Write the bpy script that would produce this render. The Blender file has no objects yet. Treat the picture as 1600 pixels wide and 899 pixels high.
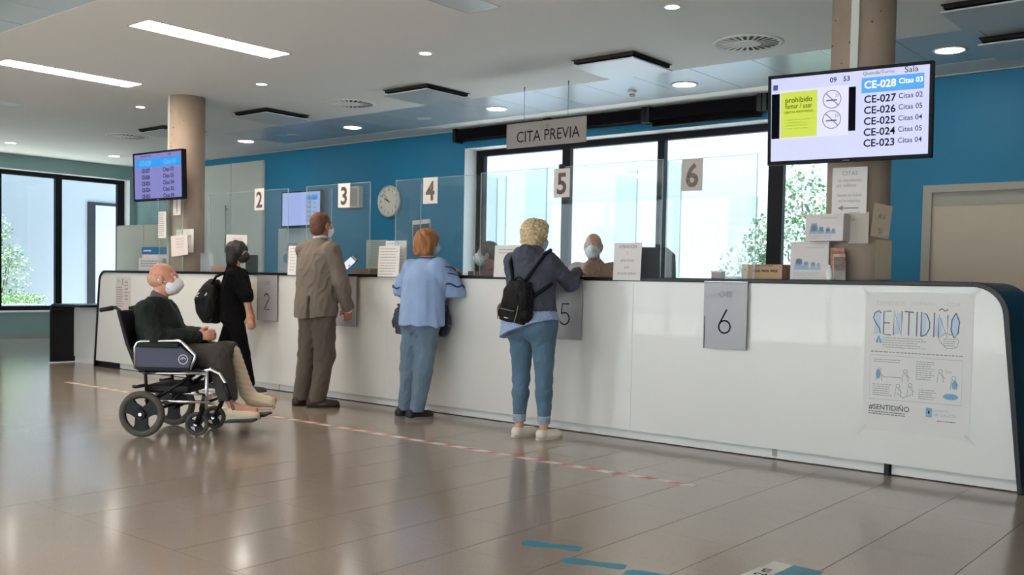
import bpy, bmesh, math, random
import numpy as np
from mathutils import Vector, Matrix, Euler

SC = bpy.context.scene
COL = SC.collection
R = math.radians
rnd = random.Random(7)

# ---------------------------------------------------------------- camera, sky, exposure
cam_d = bpy.data.cameras.new('camera'); cam = bpy.data.objects.new('camera', cam_d); COL.objects.link(cam)
cam_d.sensor_width = 36.0; cam_d.lens = 1523.25 / 1600 * 36; cam_d.shift_y = 50.64 / 1600
cam_d.clip_start = 0.05; cam_d.clip_end = 200
_yaw, _pit, _rol = R(39.473), R(-2.175), R(1.122)
_f = Vector((-math.sin(_yaw) * math.cos(_pit), math.cos(_yaw) * math.cos(_pit), math.sin(_pit)))
_r = _f.cross(Vector((0, 0, 1))).normalized(); _u = _r.cross(_f)
_r2 = math.cos(_rol) * _r + math.sin(_rol) * _u; _u2 = -math.sin(_rol) * _r + math.cos(_rol) * _u
cam.matrix_world = Matrix(((_r2.x, _u2.x, -_f.x, 0), (_r2.y, _u2.y, -_f.y, 0), (_r2.z, _u2.z, -_f.z, 1.13), (0, 0, 0, 1)))
SC.camera = cam
SC.view_settings.view_transform = 'Standard'; SC.view_settings.look = 'None'
SC.view_settings.gamma = 1.0; SC.view_settings.use_curve_mapping = False
SC.view_settings.exposure = 1.55
SC.cycles.use_denoising = True
SC.cycles.max_bounces = 10; SC.cycles.diffuse_bounces = 5; SC.cycles.glossy_bounces = 4
SC.cycles.transparent_max_bounces = 24; SC.cycles.caustics_reflective = False; SC.cycles.caustics_refractive = False
SC.cycles.sample_clamp_indirect = 6.0

SKY = 1.45
w = bpy.data.worlds.new('overcast_sky'); SC.world = w; w.use_nodes = True
nt = w.node_tree; nt.nodes.clear()
o_ = nt.nodes.new('ShaderNodeOutputWorld'); b_ = nt.nodes.new('ShaderNodeBackground')
tc = nt.nodes.new('ShaderNodeTexCoord'); sx = nt.nodes.new('ShaderNodeSeparateXYZ'); mr = nt.nodes.new('ShaderNodeMapRange')
cr = nt.nodes.new('ShaderNodeMix'); cr.data_type = 'RGBA'
nt.links.new(tc.outputs['Generated'], sx.inputs[0]); nt.links.new(sx.outputs['Z'], mr.inputs['Value'])
mr.inputs['From Min'].default_value = -0.05; mr.inputs['From Max'].default_value = 0.9
nt.links.new(mr.outputs[0], cr.inputs['Factor'])
cr.inputs['A'].default_value = (0.88, 0.95, 1.0, 1); cr.inputs['B'].default_value = (0.74, 0.87, 1.0, 1)
nt.links.new(cr.outputs['Result'], b_.inputs['Color']); b_.inputs['Strength'].default_value = SKY
nt.links.new(b_.outputs[0], o_.inputs[0])

sun_d = bpy.data.lights.new('sun', 'SUN'); sun = bpy.data.objects.new('sun', sun_d); COL.objects.link(sun)
sun_d.energy = 9.5; sun_d.angle = R(3); sun_d.color = (1.0, 0.975, 0.95); sun.rotation_euler = (R(24), 0, 0)   # high sun added to bounce off the unseen front terrace and lift the ceiling

def portal(name, loc, rot, sx_, sy_):
    d = bpy.data.lights.new(name, 'AREA'); d.shape = 'RECTANGLE'; d.size = sx_; d.size_y = sy_
    d.cycles.is_portal = True
    o = bpy.data.objects.new(name, d); COL.objects.link(o); o.location = loc; o.rotation_euler = rot
    o['kind'] = 'helper'
    return o
portal('portal_back_window', (-6.25, 10.0, 1.75), (R(-90), 0, 0), 5.2, 2.4)
portal('portal_left_window', (-17.55, 6.5, 1.7), (0, R(-90), 0), 2.4, 6.2)
portal('portal_front_window', (-5.0, -4.95, 1.65), (R(90), 0, 0), 16.0, 2.7)

# ---------------------------------------------------------------- helpers
def lin(c):
    c = c / 255.0
    return c / 12.92 if c <= 0.04045 else ((c + 0.055) / 1.055) ** 2.4
def rgb(r, g, b): return (lin(r), lin(g), lin(b), 1.0)

MATS = {}
def mat(name, col, rough=0.5, metal=0.0, noise=None, bump=None, emit=0.0, spec=0.5, coat=0.0, sheen=0.0, aniso=None, two=None, base=None):
    """principled material; noise=(scale, amount[, (sx,sy,sz)]) varies the colour, bump=(scale, strength[, stretch])"""
    if name in MATS: return MATS[name]
    m = bpy.data.materials.new(name); m.use_nodes = True; n = m.node_tree.nodes; l = m.node_tree.links
    p = n['Principled BSDF']; c = rgb(*col)
    p.inputs['Base Color'].default_value = c; p.inputs['Roughness'].default_value = rough
    p.inputs['Metallic'].default_value = metal; p.inputs['Specular IOR Level'].default_value = spec
    p.inputs['Coat Weight'].default_value = coat; p.inputs['Sheen Weight'].default_value = sheen
    m.diffuse_color = c
    tc = None
    def coord(st):
        tc = n.new('ShaderNodeTexCoord'); mp = n.new('ShaderNodeMapping'); l.new(tc.outputs['Object'], mp.inputs[0])
        mp.inputs['Scale'].default_value = st; return mp.outputs[0]
    if noise:
        st = noise[2] if len(noise) > 2 else (1, 1, 1)
        t = n.new('ShaderNodeTexNoise'); t.inputs['Scale'].default_value = noise[0]; t.inputs['Detail'].default_value = 6
        l.new(coord(st), t.inputs['Vector'])
        mx = n.new('ShaderNodeMix'); mx.data_type = 'RGBA'
        a = noise[1]
        c2 = rgb(*two) if two else tuple(min(1, v * (1 + a)) for v in c[:3]) + (1,)
        c1 = c if two else tuple(v * (1 - a) for v in c[:3]) + (1,)
        mx.inputs['A'].default_value = c1; mx.inputs['B'].default_value = c2
        rp = n.new('ShaderNodeMapRange'); rp.inputs['From Min'].default_value = 0.3; rp.inputs['From Max'].default_value = 0.7
        l.new(t.outputs['Fac'], rp.inputs['Value']); l.new(rp.outputs[0], mx.inputs['Factor']); l.new(mx.outputs['Result'], p.inputs['Base Color'])
    if bump:
        st = bump[2] if len(bump) > 2 else (1, 1, 1)
        t = n.new('ShaderNodeTexNoise'); t.inputs['Scale'].default_value = bump[0]; t.inputs['Detail'].default_value = 4
        l.new(coord(st), t.inputs['Vector']); bn = n.new('ShaderNodeBump'); bn.inputs['Strength'].default_value = bump[1]
        bn.inputs['Distance'].default_value = 0.01
        l.new(t.outputs['Fac'], bn.inputs['Height']); l.new(bn.outputs[0], p.inputs['Normal'])
    if base: p.inputs['Base Color'].default_value = rgb(*base)
    if emit:
        p.inputs['Emission Color'].default_value = c; p.inputs['Emission Strength'].default_value = emit
    MATS[name] = m
    return m

def glass_mat(name, tint, gloss=0.06, rough=0.02, haze=0.0):
    """thin clear sheet: light goes straight through, with a fresnel reflection"""
    m = bpy.data.materials.new(name); m.use_nodes = True; n = m.node_tree.nodes; l = m.node_tree.links; n.clear()
    o = n.new('ShaderNodeOutputMaterial'); t = n.new('ShaderNodeBsdfTransparent'); g = n.new('ShaderNodeBsdfGlossy')
    t.inputs[0].default_value = rgb(*tint); g.inputs['Roughness'].default_value = rough
    f = n.new('ShaderNodeFresnel'); ge = n.new('ShaderNodeNewGeometry'); io = n.new('ShaderNodeMapRange')
    io.inputs['To Min'].default_value = 1.4; io.inputs['To Max'].default_value = 1 / 1.4   # same sheet from either face
    l.new(ge.outputs['Backfacing'], io.inputs['Value']); l.new(io.outputs[0], f.inputs['IOR'])
    mu = n.new('ShaderNodeMath'); mu.operation = 'MULTIPLY_ADD'; mu.inputs[1].default_value = 0.7; mu.inputs[2].default_value = gloss * 0.2
    l.new(f.outputs[0], mu.inputs[0])
    mx = n.new('ShaderNodeMixShader'); l.new(mu.outputs[0], mx.inputs[0]); l.new(t.outputs[0], mx.inputs[1]); l.new(g.outputs[0], mx.inputs[2])
    out = mx.outputs[0]
    if haze:   # scuffs and dust on the sheet
        df = n.new('ShaderNodeBsdfDiffuse'); df.inputs[0].default_value = rgb(225, 234, 236); hz = n.new('ShaderNodeMixShader'); hz.inputs[0].default_value = haze
        l.new(out, hz.inputs[1]); l.new(df.outputs[0], hz.inputs[2]); out = hz.outputs[0]
    l.new(out, o.inputs[0]); MATS[name] = m
    return m

def link(o, parent=None):
    COL.objects.link(o)
    if parent is not None: o.parent = parent
    return o
def thing(name, label, cat, loc=(0, 0, 0), rotz=0.0, group=None, rot=None):
    o = bpy.data.objects.new(name, None); o.empty_display_size = 0.1; COL.objects.link(o)
    o.location = loc; o.rotation_euler = rot if rot else (0, 0, rotz)
    o['label'] = label; o['category'] = cat
    if group: o['group'] = group
    return o
def tag(o, label, cat, group=None):
    o['label'] = label; o['category'] = cat
    if group: o['group'] = group
    return o
def struct(o): o['kind'] = 'structure'; return o
def dup(root, loc=None, rotz=None, label=None):
    """copy of a thing with copies of its parts and sub-parts"""
    r = root.copy(); COL.objects.link(r)
    if loc: r.location = loc
    if rotz is not None: r.rotation_euler = (0, 0, rotz)
    if label: r['label'] = label
    for ch in list(root.children):
        c = ch.copy(); COL.objects.link(c); c.parent = r
        for g in list(ch.children):
            d = g.copy(); COL.objects.link(d); d.parent = c
    return r
def mesh(name, vs, fs, m, parent=None, smooth=False, loc=None):
    """mesh object; loc subtracts a parent's place from world coordinates"""
    me = bpy.data.meshes.new(name)
    if loc is not None: vs = [(v[0] - loc[0], v[1] - loc[1], v[2] - loc[2]) for v in vs]
    me.from_pydata([tuple(v) for v in vs], [], [tuple(f) for f in fs]); me.update()
    if m: me.materials.append(m)
    if smooth: me.polygons.foreach_set('use_smooth', [True] * len(me.polygons))
    return link(bpy.data.objects.new(name, me), parent)
class MB:
    """collects boxes, tubes and prisms into one mesh"""
    def __init__(s): s.v = []; s.f = []; s.sm = []
    def add(s, vs, fs, smooth=False):
        k = len(s.v); s.v += [tuple(v) for v in vs]; s.f += [tuple(i + k for i in f) for f in fs]; s.sm += [smooth] * len(fs); return s
    def box(s, x0, x1, y0, y1, z0, z1, M=None):
        vs = [Vector(p) for p in ((x0, y0, z0), (x1, y0, z0), (x1, y1, z0), (x0, y1, z0), (x0, y0, z1), (x1, y0, z1), (x1, y1, z1), (x0, y1, z1))]
        if M is not None: vs = [M @ v for v in vs]
        return s.add(vs, [(3, 2, 1, 0), (4, 5, 6, 7), (0, 1, 5, 4), (1, 2, 6, 5), (2, 3, 7, 6), (3, 0, 4, 7)])
    def prism(s, pts, a0, a1, axis='y', M=None):
        """closed outline in a plane, extruded along an axis"""
        n = len(pts)
        def P(p, a):
            q = Vector((p[0], a, p[1])) if axis == 'y' else Vector((p[0], p[1], a)) if axis == 'z' else Vector((a, p[0], p[1]))
            return M @ q if M is not None else q
        vs = [P(p, a0) for p in pts] + [P(p, a1) for p in pts]
        fs = [tuple(range(n)), tuple(range(2 * n - 1, n - 1, -1))] + [(i, i + n, (i + 1) % n + n, (i + 1) % n) for i in range(n)]
        return s.add(vs, fs)
    def tube(s, pts, r, seg=10, closed=False):
        pts = [Vector(p) for p in pts]; n = len(pts); rs = r if isinstance(r, (list, tuple)) else [r] * n
        k = len(s.v); ref = None
        for i, p in enumerate(pts):
            if closed: t = (pts[(i + 1) % n] - pts[i - 1]).normalized()
            else: t = (pts[min(i + 1, n - 1)] - pts[max(i - 1, 0)]).normalized()
            if ref is None: ref = t.orthogonal().normalized()
            ref = (ref - t * ref.dot(t))
            ref = ref.normalized() if ref.length > 1e-6 else t.orthogonal().normalized()
            b = t.cross(ref)
            for j in range(seg):
                a = 2 * math.pi * j / seg
                s.v.append(tuple(p + (ref * math.cos(a) + b * math.sin(a)) * rs[i]))
        m = n if closed else n - 1
        for i in range(m):
            for j in range(seg):
                a = k + i * seg; c = k + ((i + 1) % n) * seg; j2 = (j + 1) % seg
                s.f.append((a + j, a + j2, c + j2, c + j)); s.sm.append(True)
        if not closed:
            s.f.append(tuple(k + j for j in reversed(range(seg)))); s.f.append(tuple(k + (n - 1) * seg + j for j in range(seg))); s.sm += [False, False]
        return s
    def lathe(s, prof, seg=24, M=None, smooth=True):
        """profile (radius, height) turned about z"""
        k = len(s.v); n = len(prof)
        for r, z in prof:
            for j in range(seg):
                a = 2 * math.pi * j / seg; q = Vector((r * math.cos(a), r * math.sin(a), z)); s.v.append(tuple(M @ q if M is not None else q))
        for i in range(n - 1):
            for j in range(seg):
                j2 = (j + 1) % seg
                s.f.append((k + i * seg + j, k + i * seg + j2, k + (i + 1) * seg + j2, k + (i + 1) * seg + j)); s.sm.append(smooth)
        s.f.append(tuple(k + j for j in reversed(range(seg)))); s.f.append(tuple(k + (n - 1) * seg + j for j in range(seg))); s.sm += [False, False]
        return s
    def build(s, name, m, parent=None, loc=None, bevel=0.0):
        o = mesh(name, s.v, s.f, m, parent, False, loc)
        o.data.polygons.foreach_set('use_smooth', s.sm)
        if bevel:
            bm = bmesh.new(); bm.from_mesh(o.data); bmesh.ops.recalc_face_normals(bm, faces=bm.faces)
            bmesh.ops.bevel(bm, geom=[e for e in bm.edges if len(e.link_faces) == 2 and e.calc_face_angle(0) > 0.6], offset=bevel, segments=2, affect='EDGES', profile=0.5)
            bm.to_mesh(o.data); bm.free()
        else:
            bm = bmesh.new(); bm.from_mesh(o.data); bmesh.ops.recalc_face_normals(bm, faces=bm.faces); bm.to_mesh(o.data); bm.free()
        return o
def box(name, x0, x1, y0, y1, z0, z1, m, parent=None, bevel=0.0, loc=None):
    return MB().box(x0, x1, y0, y1, z0, z1).build(name, m, parent, loc, bevel)

def text_mesh(s, size, bold=0.0, align='CENTER', sx=1.0, spacing=1.0):
    """vertices and faces of a line of lettering in the x-z plane (reading from -y), origin on its base line"""
    c = bpy.data.curves.new('lettering', 'FONT'); c.body = s; c.size = size; c.align_x = align; c.offset = bold; c.space_character = spacing
    c.resolution_u = 3
    o = bpy.data.objects.new('lettering', c); COL.objects.link(o)
    dg = bpy.context.evaluated_depsgraph_get(); me = bpy.data.meshes.new_from_object(o.evaluated_get(dg))
    vs = [(v.co.x * sx, 0.0, v.co.y) for v in me.vertices]; fs = [tuple(p.vertices) for p in me.polygons]
    bpy.data.objects.remove(o); bpy.data.curves.remove(c); bpy.data.meshes.remove(me)
    return vs, fs
class Ink:
    """flat print: lettering and strokes in a plane (u to the right, v up), laid a hair in front of y=0"""
    def __init__(s): s.v = []; s.f = []
    def add(s, vs, fs, u=0, v=0, d=0.0):
        k = len(s.v); s.v += [(p[0] + u, p[1] - d, p[2] + v) for p in vs]; s.f += [tuple(i + k for i in f) for f in fs]; return s
    def text(s, t, u, v, size, bold=0.0, align='CENTER', sx=1.0, spacing=1.0):
        a, b = text_mesh(t, size, bold, align, sx, spacing); return s.add(a, b, u, v)
    def rect(s, u0, u1, v0, v1): return s.add([(u0, 0, v0), (u1, 0, v0), (u1, 0, v1), (u0, 0, v1)], [(0, 1, 2, 3)])
    def poly(s, pts): return s.add([(p[0], 0, p[1]) for p in pts], [tuple(range(len(pts)))])
    def stroke(s, pts, w, closed=False):
        pts = [Vector((p[0], p[1])) for p in pts]; n = len(pts); L = []
        for i, p in enumerate(pts):
            a = pts[i - 1] if (i > 0 or closed) else p; b = pts[(i + 1) % n] if (i < n - 1 or closed) else p
            t = (b - a); t = t.normalized() if t.length > 1e-9 else Vector((1, 0)); nn = Vector((-t.y, t.x)) * w / 2
            L.append((p + nn, p - nn))
        vs = []
        for a, b in L: vs += [(a.x, 0, a.y), (b.x, 0, b.y)]
        fs = [(2 * i, 2 * i + 1, 2 * ((i + 1) % n) + 1, 2 * ((i + 1) % n)) for i in range(n if closed else n - 1)]
        return s.add(vs, fs)
    def ring(s, u, v, r, w, a0=0, a1=360, n=28):
        cl = abs(a1 - a0) >= 360
        return s.stroke([(u + r * math.cos(R(a0 + (a1 - a0) * i / n)), v + r * math.sin(R(a0 + (a1 - a0) * i / n))) for i in range(n if cl else n + 1)], w, cl)
    def disc(s, u, v, ru, rv=None, n=16):
        rv = rv or ru
        return s.poly([(u + ru * math.cos(2 * math.pi * i / n), v + rv * math.sin(2 * math.pi * i / n)) for i in range(n)])
    def lines(s, u0, u1, v, n, step, h, jit=0.25):
        """rows of small print too small to read, as thin word-length dashes"""
        for i in range(n):
            u = u0; vv = v - i * step; end = u1 - rnd.random() * jit * (u1 - u0)
            while u < end:
                wl = min(end - u, h * (2 + 3 * rnd.random())); s.rect(u, u + wl, vv, vv + h); u += wl + h * 0.9
        return s
    def build(s, name, m, parent, y=-0.001, M=None):
        """y: how far in front of the sheet"""
        vs = [(p[0], p[1] + y, p[2]) for p in s.v]
        if M is not None: vs = [M @ Vector(v) for v in vs]
        o = mesh(name, vs, s.f, m, parent)
        if name in ('headline_print', 'heading_lettering', 'room_text', 'print', 'small_print', 'blue_print', 'printed_figures', 'queue_text', 'numerals', 'emblem'): o['kind'] = 'stuff'
        return o

# ---------------------------------------------------------------- soft bodies: signed distances meshed with surface nets
def V(*a): return np.array(a, dtype=np.float64)
def unit(v): v = np.asarray(v, float); return v / np.linalg.norm(v)
class Sdf:
    def __init__(s): s.p = []
    def cone(s, a, b, ra, rb, k=0.02, flat=None, op='u'):
        """tapered limb from a to b; flat=(direction, factor) squeezes it along a direction"""
        s.p.append(('c', np.asarray(a, float), np.asarray(b, float), ra, rb, k, flat, op)); return s
    def ell(s, c, r, axes=None, k=0.02, op='u'):
        s.p.append(('e', np.asarray(c, float), np.asarray(r, float), axes, 0, k, None, op)); return s
    def stack(s, secs, k=0.02, yaw=0.0, op='u', p=2.0):
        """sections (cx, cy, z, rx, ry) joined upward with flat ends"""
        s.p.append(('s', np.asarray(secs, float), p, None, 0, k, yaw, op)); return s
    def build(s, h, disp=None, cut=None):
        lo = np.full(3, 1e9); hi = -lo
        for q in s.p:
            if q[7] == 'd': continue
            if q[0] == 'c': r = max(q[3], q[4]); l_ = np.minimum(q[1], q[2]) - r; h_ = np.maximum(q[1], q[2]) + r
            elif q[0] == 'e': r = q[2].max(); l_ = q[1] - r; h_ = q[1] + r
            else:
                S = q[1]; r = S[:, 3:5].max(1)
                l_ = np.array([(S[:, 0] - r).min(), (S[:, 1] - r).min(), S[:, 2].min()]); h_ = np.array([(S[:, 0] + r).max(), (S[:, 1] + r).max(), S[:, 2].max()])
            lo = np.minimum(lo, l_); hi = np.maximum(hi, h_)
        lo -= 4 * h + 0.02; hi += 4 * h + 0.02
        n = np.ceil((hi - lo) / h).astype(int) + 1
        F = np.full(n, 0.12, dtype=np.float32)
        ax = [lo[i] + h * np.arange(n[i]) for i in range(3)]
        for q in s.p:
            k = q[5]; mg = 0.05 + k
            if q[0] == 'c': r = max(q[3], q[4]); l_ = np.minimum(q[1], q[2]) - r - mg; h_ = np.maximum(q[1], q[2]) + r + mg
            elif q[0] == 'e': r = q[2].max(); l_ = q[1] - r - mg; h_ = q[1] + r + mg
            else:
                S = q[1]; r = S[:, 3:5].max(1) + mg
                l_ = np.array([(S[:, 0] - r).min(), (S[:, 1] - r).min(), S[:, 2].min() - mg]); h_ = np.array([(S[:, 0] + r).max(), (S[:, 1] + r).max(), S[:, 2].max() + mg])
            i0 = np.clip(np.floor((l_ - lo) / h).astype(int), 0, n); i1 = np.clip(np.ceil((h_ - lo) / h).astype(int) + 1, 0, n)
            if (i1 <= i0).any(): continue
            sl = tuple(slice(i0[i], i1[i]) for i in range(3))
            X, Y, Z = np.meshgrid(*[ax[i][sl[i]].astype(np.float32) for i in range(3)], indexing='ij', sparse=True)
            if q[0] == 'c':
                a, b = q[1], q[2]; X = X - a[0]; Y = Y - a[1]; Z = Z - a[2]; d = b - a; L = float(d @ d) or 1e-9
                t = np.clip((X * d[0] + Y * d[1] + Z * d[2]) / L, 0, 1)
                ex = X - t * d[0]; ey = Y - t * d[1]; ez = Z - t * d[2]; rr = q[3] + t * (q[4] - q[3])
                if q[6] is not None:
                    g = unit(q[6][0]); fa = q[6][1]; dd = ex * g[0] + ey * g[1] + ez * g[2]
                    D = (np.sqrt(ex * ex + ey * ey + ez * ez + dd * dd * (1 / fa ** 2 - 1)) - rr) * (fa if fa < 1 else 1)
                else: D = np.sqrt(ex * ex + ey * ey + ez * ez) - rr
            elif q[0] == 'e':
                c, r, A = q[1], q[2], q[3]; X = X - c[0]; Y = Y - c[1]; Z = Z - c[2]
                if A is None: A = np.eye(3)
                u_ = [(X * A[i][0] + Y * A[i][1] + Z * A[i][2]) / r[i] for i in range(3)]
                k0 = np.sqrt(u_[0] ** 2 + u_[1] ** 2 + u_[2] ** 2) + 1e-6
                k1 = np.sqrt((u_[0] / r[0]) ** 2 + (u_[1] / r[1]) ** 2 + (u_[2] / r[2]) ** 2) + 1e-6
                D = k0 * (k0 - 1) / k1
            else:
                S = q[1]; zz = Z.ravel()
                I = [np.interp(zz, S[:, 2], S[:, j]).astype(np.float32)[None, None, :] for j in (0, 1, 3, 4)]
                dx = X - I[0]; dy = Y - I[1]; c_, s_ = math.cos(q[6]), math.sin(q[6])
                ux = (dx * c_ + dy * s_) / I[2]; uy = (-dx * s_ + dy * c_) / I[3]; pw = q[2]
                qn = (np.abs(ux) ** pw + np.abs(uy) ** pw) ** (1 / pw)
                D = np.maximum((qn - 1) * np.minimum(I[2], I[3]), np.maximum(S[0, 2] - Z, Z - S[-1, 2]))
            G = F[sl]; D = D.astype(np.float32)
            if q[7] == 'u':
                if k > 0: hh = np.maximum(k - np.abs(G - D), 0) / k; G = np.minimum(G, D) - hh * hh * k * 0.25
                else: G = np.minimum(G, D)
            else:
                D = -D
                if k > 0: hh = np.maximum(k - np.abs(G - D), 0) / k; G = np.maximum(G, D) + hh * hh * k * 0.25
                else: G = np.maximum(G, D)
            F[sl] = G
        if disp:
            I = np.nonzero(np.abs(F) < 0.03); F[I] += disp(*[ax[i][I[i]].astype(np.float32) for i in range(3)]).astype(np.float32)
        if cut:
            X, Y, Z = np.meshgrid(*[a.astype(np.float32) for a in ax], indexing='ij', sparse=True)
            if cut: F = np.maximum(F, cut(X, Y, Z)).astype(np.float32)
        return surfnet(F, lo, h)
_LAT = np.random.default_rng(3).uniform(-1, 1, (32, 32, 32)).astype(np.float32)
def vnoise(X, Y, Z):
    """smooth value noise, one cell per unit"""
    I = [np.floor(a).astype(np.int32) for a in (X, Y, Z)]; T = [a - i for a, i in zip((X, Y, Z), I)]; T = [t * t * (3 - 2 * t) for t in T]
    i0 = [i & 31 for i in I]; i1 = [(i + 1) & 31 for i in I]; r = 0
    for a in (0, 1):
        for b in (0, 1):
            for c in (0, 1):
                r = r + _LAT[(i1 if a else i0)[0], (i1 if b else i0)[1], (i1 if c else i0)[2]] * (T[0] if a else 1 - T[0]) * (T[1] if b else 1 - T[1]) * (T[2] if c else 1 - T[2])
    return r
def surfnet(F, org, h):
    S = F < 0; n = F.shape
    cnt = np.zeros(tuple(i - 1 for i in n), np.int8)
    for a in (0, 1):
        for b in (0, 1):
            for c in (0, 1): cnt += S[a:n[0] - 1 + a, b:n[1] - 1 + b, c:n[2] - 1 + c]
    act = (cnt > 0) & (cnt < 8); I, J, K = np.nonzero(act); m = len(I)
    idx = np.full(act.shape, -1, np.int64); idx[I, J, K] = np.arange(m)
    cor = [(a, b, c) for a in (0, 1) for b in (0, 1) for c in (0, 1)]
    val = {c: F[I + c[0], J + c[1], K + c[2]] for c in cor}
    acc = np.zeros((m, 3)); num = np.zeros(m)
    for c in cor:
        for x in range(3):
            if c[x] == 0:
                e = list(c); e[x] = 1; e = tuple(e); fa, fb = val[c], val[e]; w_ = (fa < 0) != (fb < 0)
                t = np.where(w_, fa / np.where(w_, fa - fb, 1), 0)
                p = np.tile(np.array(c, float), (m, 1)); p[:, x] += t
                acc += p * w_[:, None]; num += w_
    pos = org + (acc / num[:, None] + np.stack([I, J, K], 1)) * h
    quads = []
    for x in range(3):
        y, z = (x + 1) % 3, (x + 2) % 3
        sa = [slice(None)] * 3; sb = [slice(None)] * 3
        sa[x] = slice(0, n[x] - 1); sb[x] = slice(1, n[x])
        for q in (y, z): sa[q] = slice(1, n[q] - 1); sb[q] = slice(1, n[q] - 1)
        A = S[tuple(sa)]; B = S[tuple(sb)]; ch = np.nonzero(A != B); inn = A[ch]
        base = np.stack(ch, 1); base[:, y] += 1; base[:, z] += 1
        def at(dy, dz):
            q = base.copy(); q[:, y] -= dy; q[:, z] -= dz; return idx[q[:, 0], q[:, 1], q[:, 2]]
        f = np.stack([at(1, 1), at(0, 1), at(0, 0), at(1, 0)], 1); f[~inn] = f[~inn][:, ::-1]
        quads.append(f)
    return pos, np.concatenate(quads)
def solid(name, res, m, parent=None, loc=None):
    pos, q = res
    if loc is not None: pos = pos - np.asarray(loc)
    me = bpy.data.meshes.new(name); me.vertices.add(len(pos)); me.vertices.foreach_set('co', pos.ravel().astype(np.float32))
    me.loops.add(q.size); me.loops.foreach_set('vertex_index', q.ravel().astype(np.int32))
    me.polygons.add(len(q)); me.polygons.foreach_set('loop_start', np.arange(0, q.size, 4, dtype=np.int32))
    try: me.polygons.foreach_set('loop_total', np.full(len(q), 4, dtype=np.int32))
    except Exception: pass
    me.polygons.foreach_set('use_smooth', np.ones(len(q), dtype=bool)); me.update(calc_edges=True); me.validate()
    me.materials.append(m)
    return link(bpy.data.objects.new(name, me), parent)
# ---------------------------------------------------------------- materials
M_blue = mat('blue_paint', (14, 122, 164), 0.55, noise=(0.7, 0.05))
M_teal = mat('grey_teal_paint', (133, 163, 162), 0.6, noise=(0.8, 0.04))
M_wall = mat('white_paint', (226, 226, 222), 0.6)
M_ceil = mat('ceiling_gypsum', (236, 235, 232), 0.75, noise=(0.5, 0.03))
M_metal = mat('ceiling_metal', (200, 206, 210), 0.3, 0.3, noise=(0.6, 0.04))
M_white = mat('white_lacquer', (226, 224, 220), 0.22, noise=(0.8, 0.02), coat=0.3)
M_kick = mat('kick_aluminium', (232, 230, 228), 0.5, 0.0, noise=(3, 0.05))
M_black = mat('black_lacquer', (14, 12, 14), 0.35, spec=0.35)
M_frame = mat('black_window_frame', (11, 13, 19), 0.5, spec=0.25)
M_fabric_black = mat('blackout_fabric', (16, 15, 18), 0.9, spec=0.1)
M_conc = mat('fair_faced_concrete', (164, 146, 130), 0.75, noise=(3.5, 0.14, (1, 1, 0.6)), bump=(60, 0.15))
M_beige = mat('beige_door', (203, 188, 168), 0.5, noise=(1.2, 0.05))
M_greige = mat('grey_cupboard', (172, 168, 156), 0.5)
M_doorwhite = mat('off_white_door', (200, 203, 197), 0.45)
M_reveal = mat('window_reveal', (236, 238, 240), 0.5)
M_steel = mat('brushed_steel', (196, 196, 198), 0.28, 1.0)
M_chrome = mat('polished_tube', (214, 214, 216), 0.15, 1.0)
M_blackpl = mat('black_plastic', (18, 18, 21), 0.45, spec=0.3)
M_glow = mat('lit_diffuser', (255, 240, 222), 0.5, emit=11.5)
M_spot = mat('lit_downlight', (255, 246, 234), 0.5, emit=18.0)
M_unlit = mat('unlit_diffuser', (214, 216, 220), 0.35)
M_slot = mat('dark_slot', (34, 30, 30), 0.8)
M_ext = mat('dimmed_render', (128, 137, 145), 0.8, noise=(0.5, 0.03))  # courtyard walls dimmed in their colour so the window views do not blow out
M_extwin = mat('blue_grey_glazing', (150, 170, 196), 0.15)
M_ground = mat('courtyard_gravel', (214, 212, 206), 0.9, noise=(12, 0.15))
M_glass = glass_mat('window_glass', (246, 251, 253), 0.05)
M_screen = glass_mat('acrylic_screen', (251, 253, 253), 0.04, 0.02, 0.025)
M_edge = glass_mat('acrylic_edge', (236, 246, 248), 0.1, 0.1, 0.3)
M_paper = mat('paper', (232, 228, 226), 0.7)
M_ink = mat('black_ink', (30, 28, 32), 0.8, spec=0.15)
M_greyink = mat('grey_ink', (128, 124, 128), 0.6)

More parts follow.
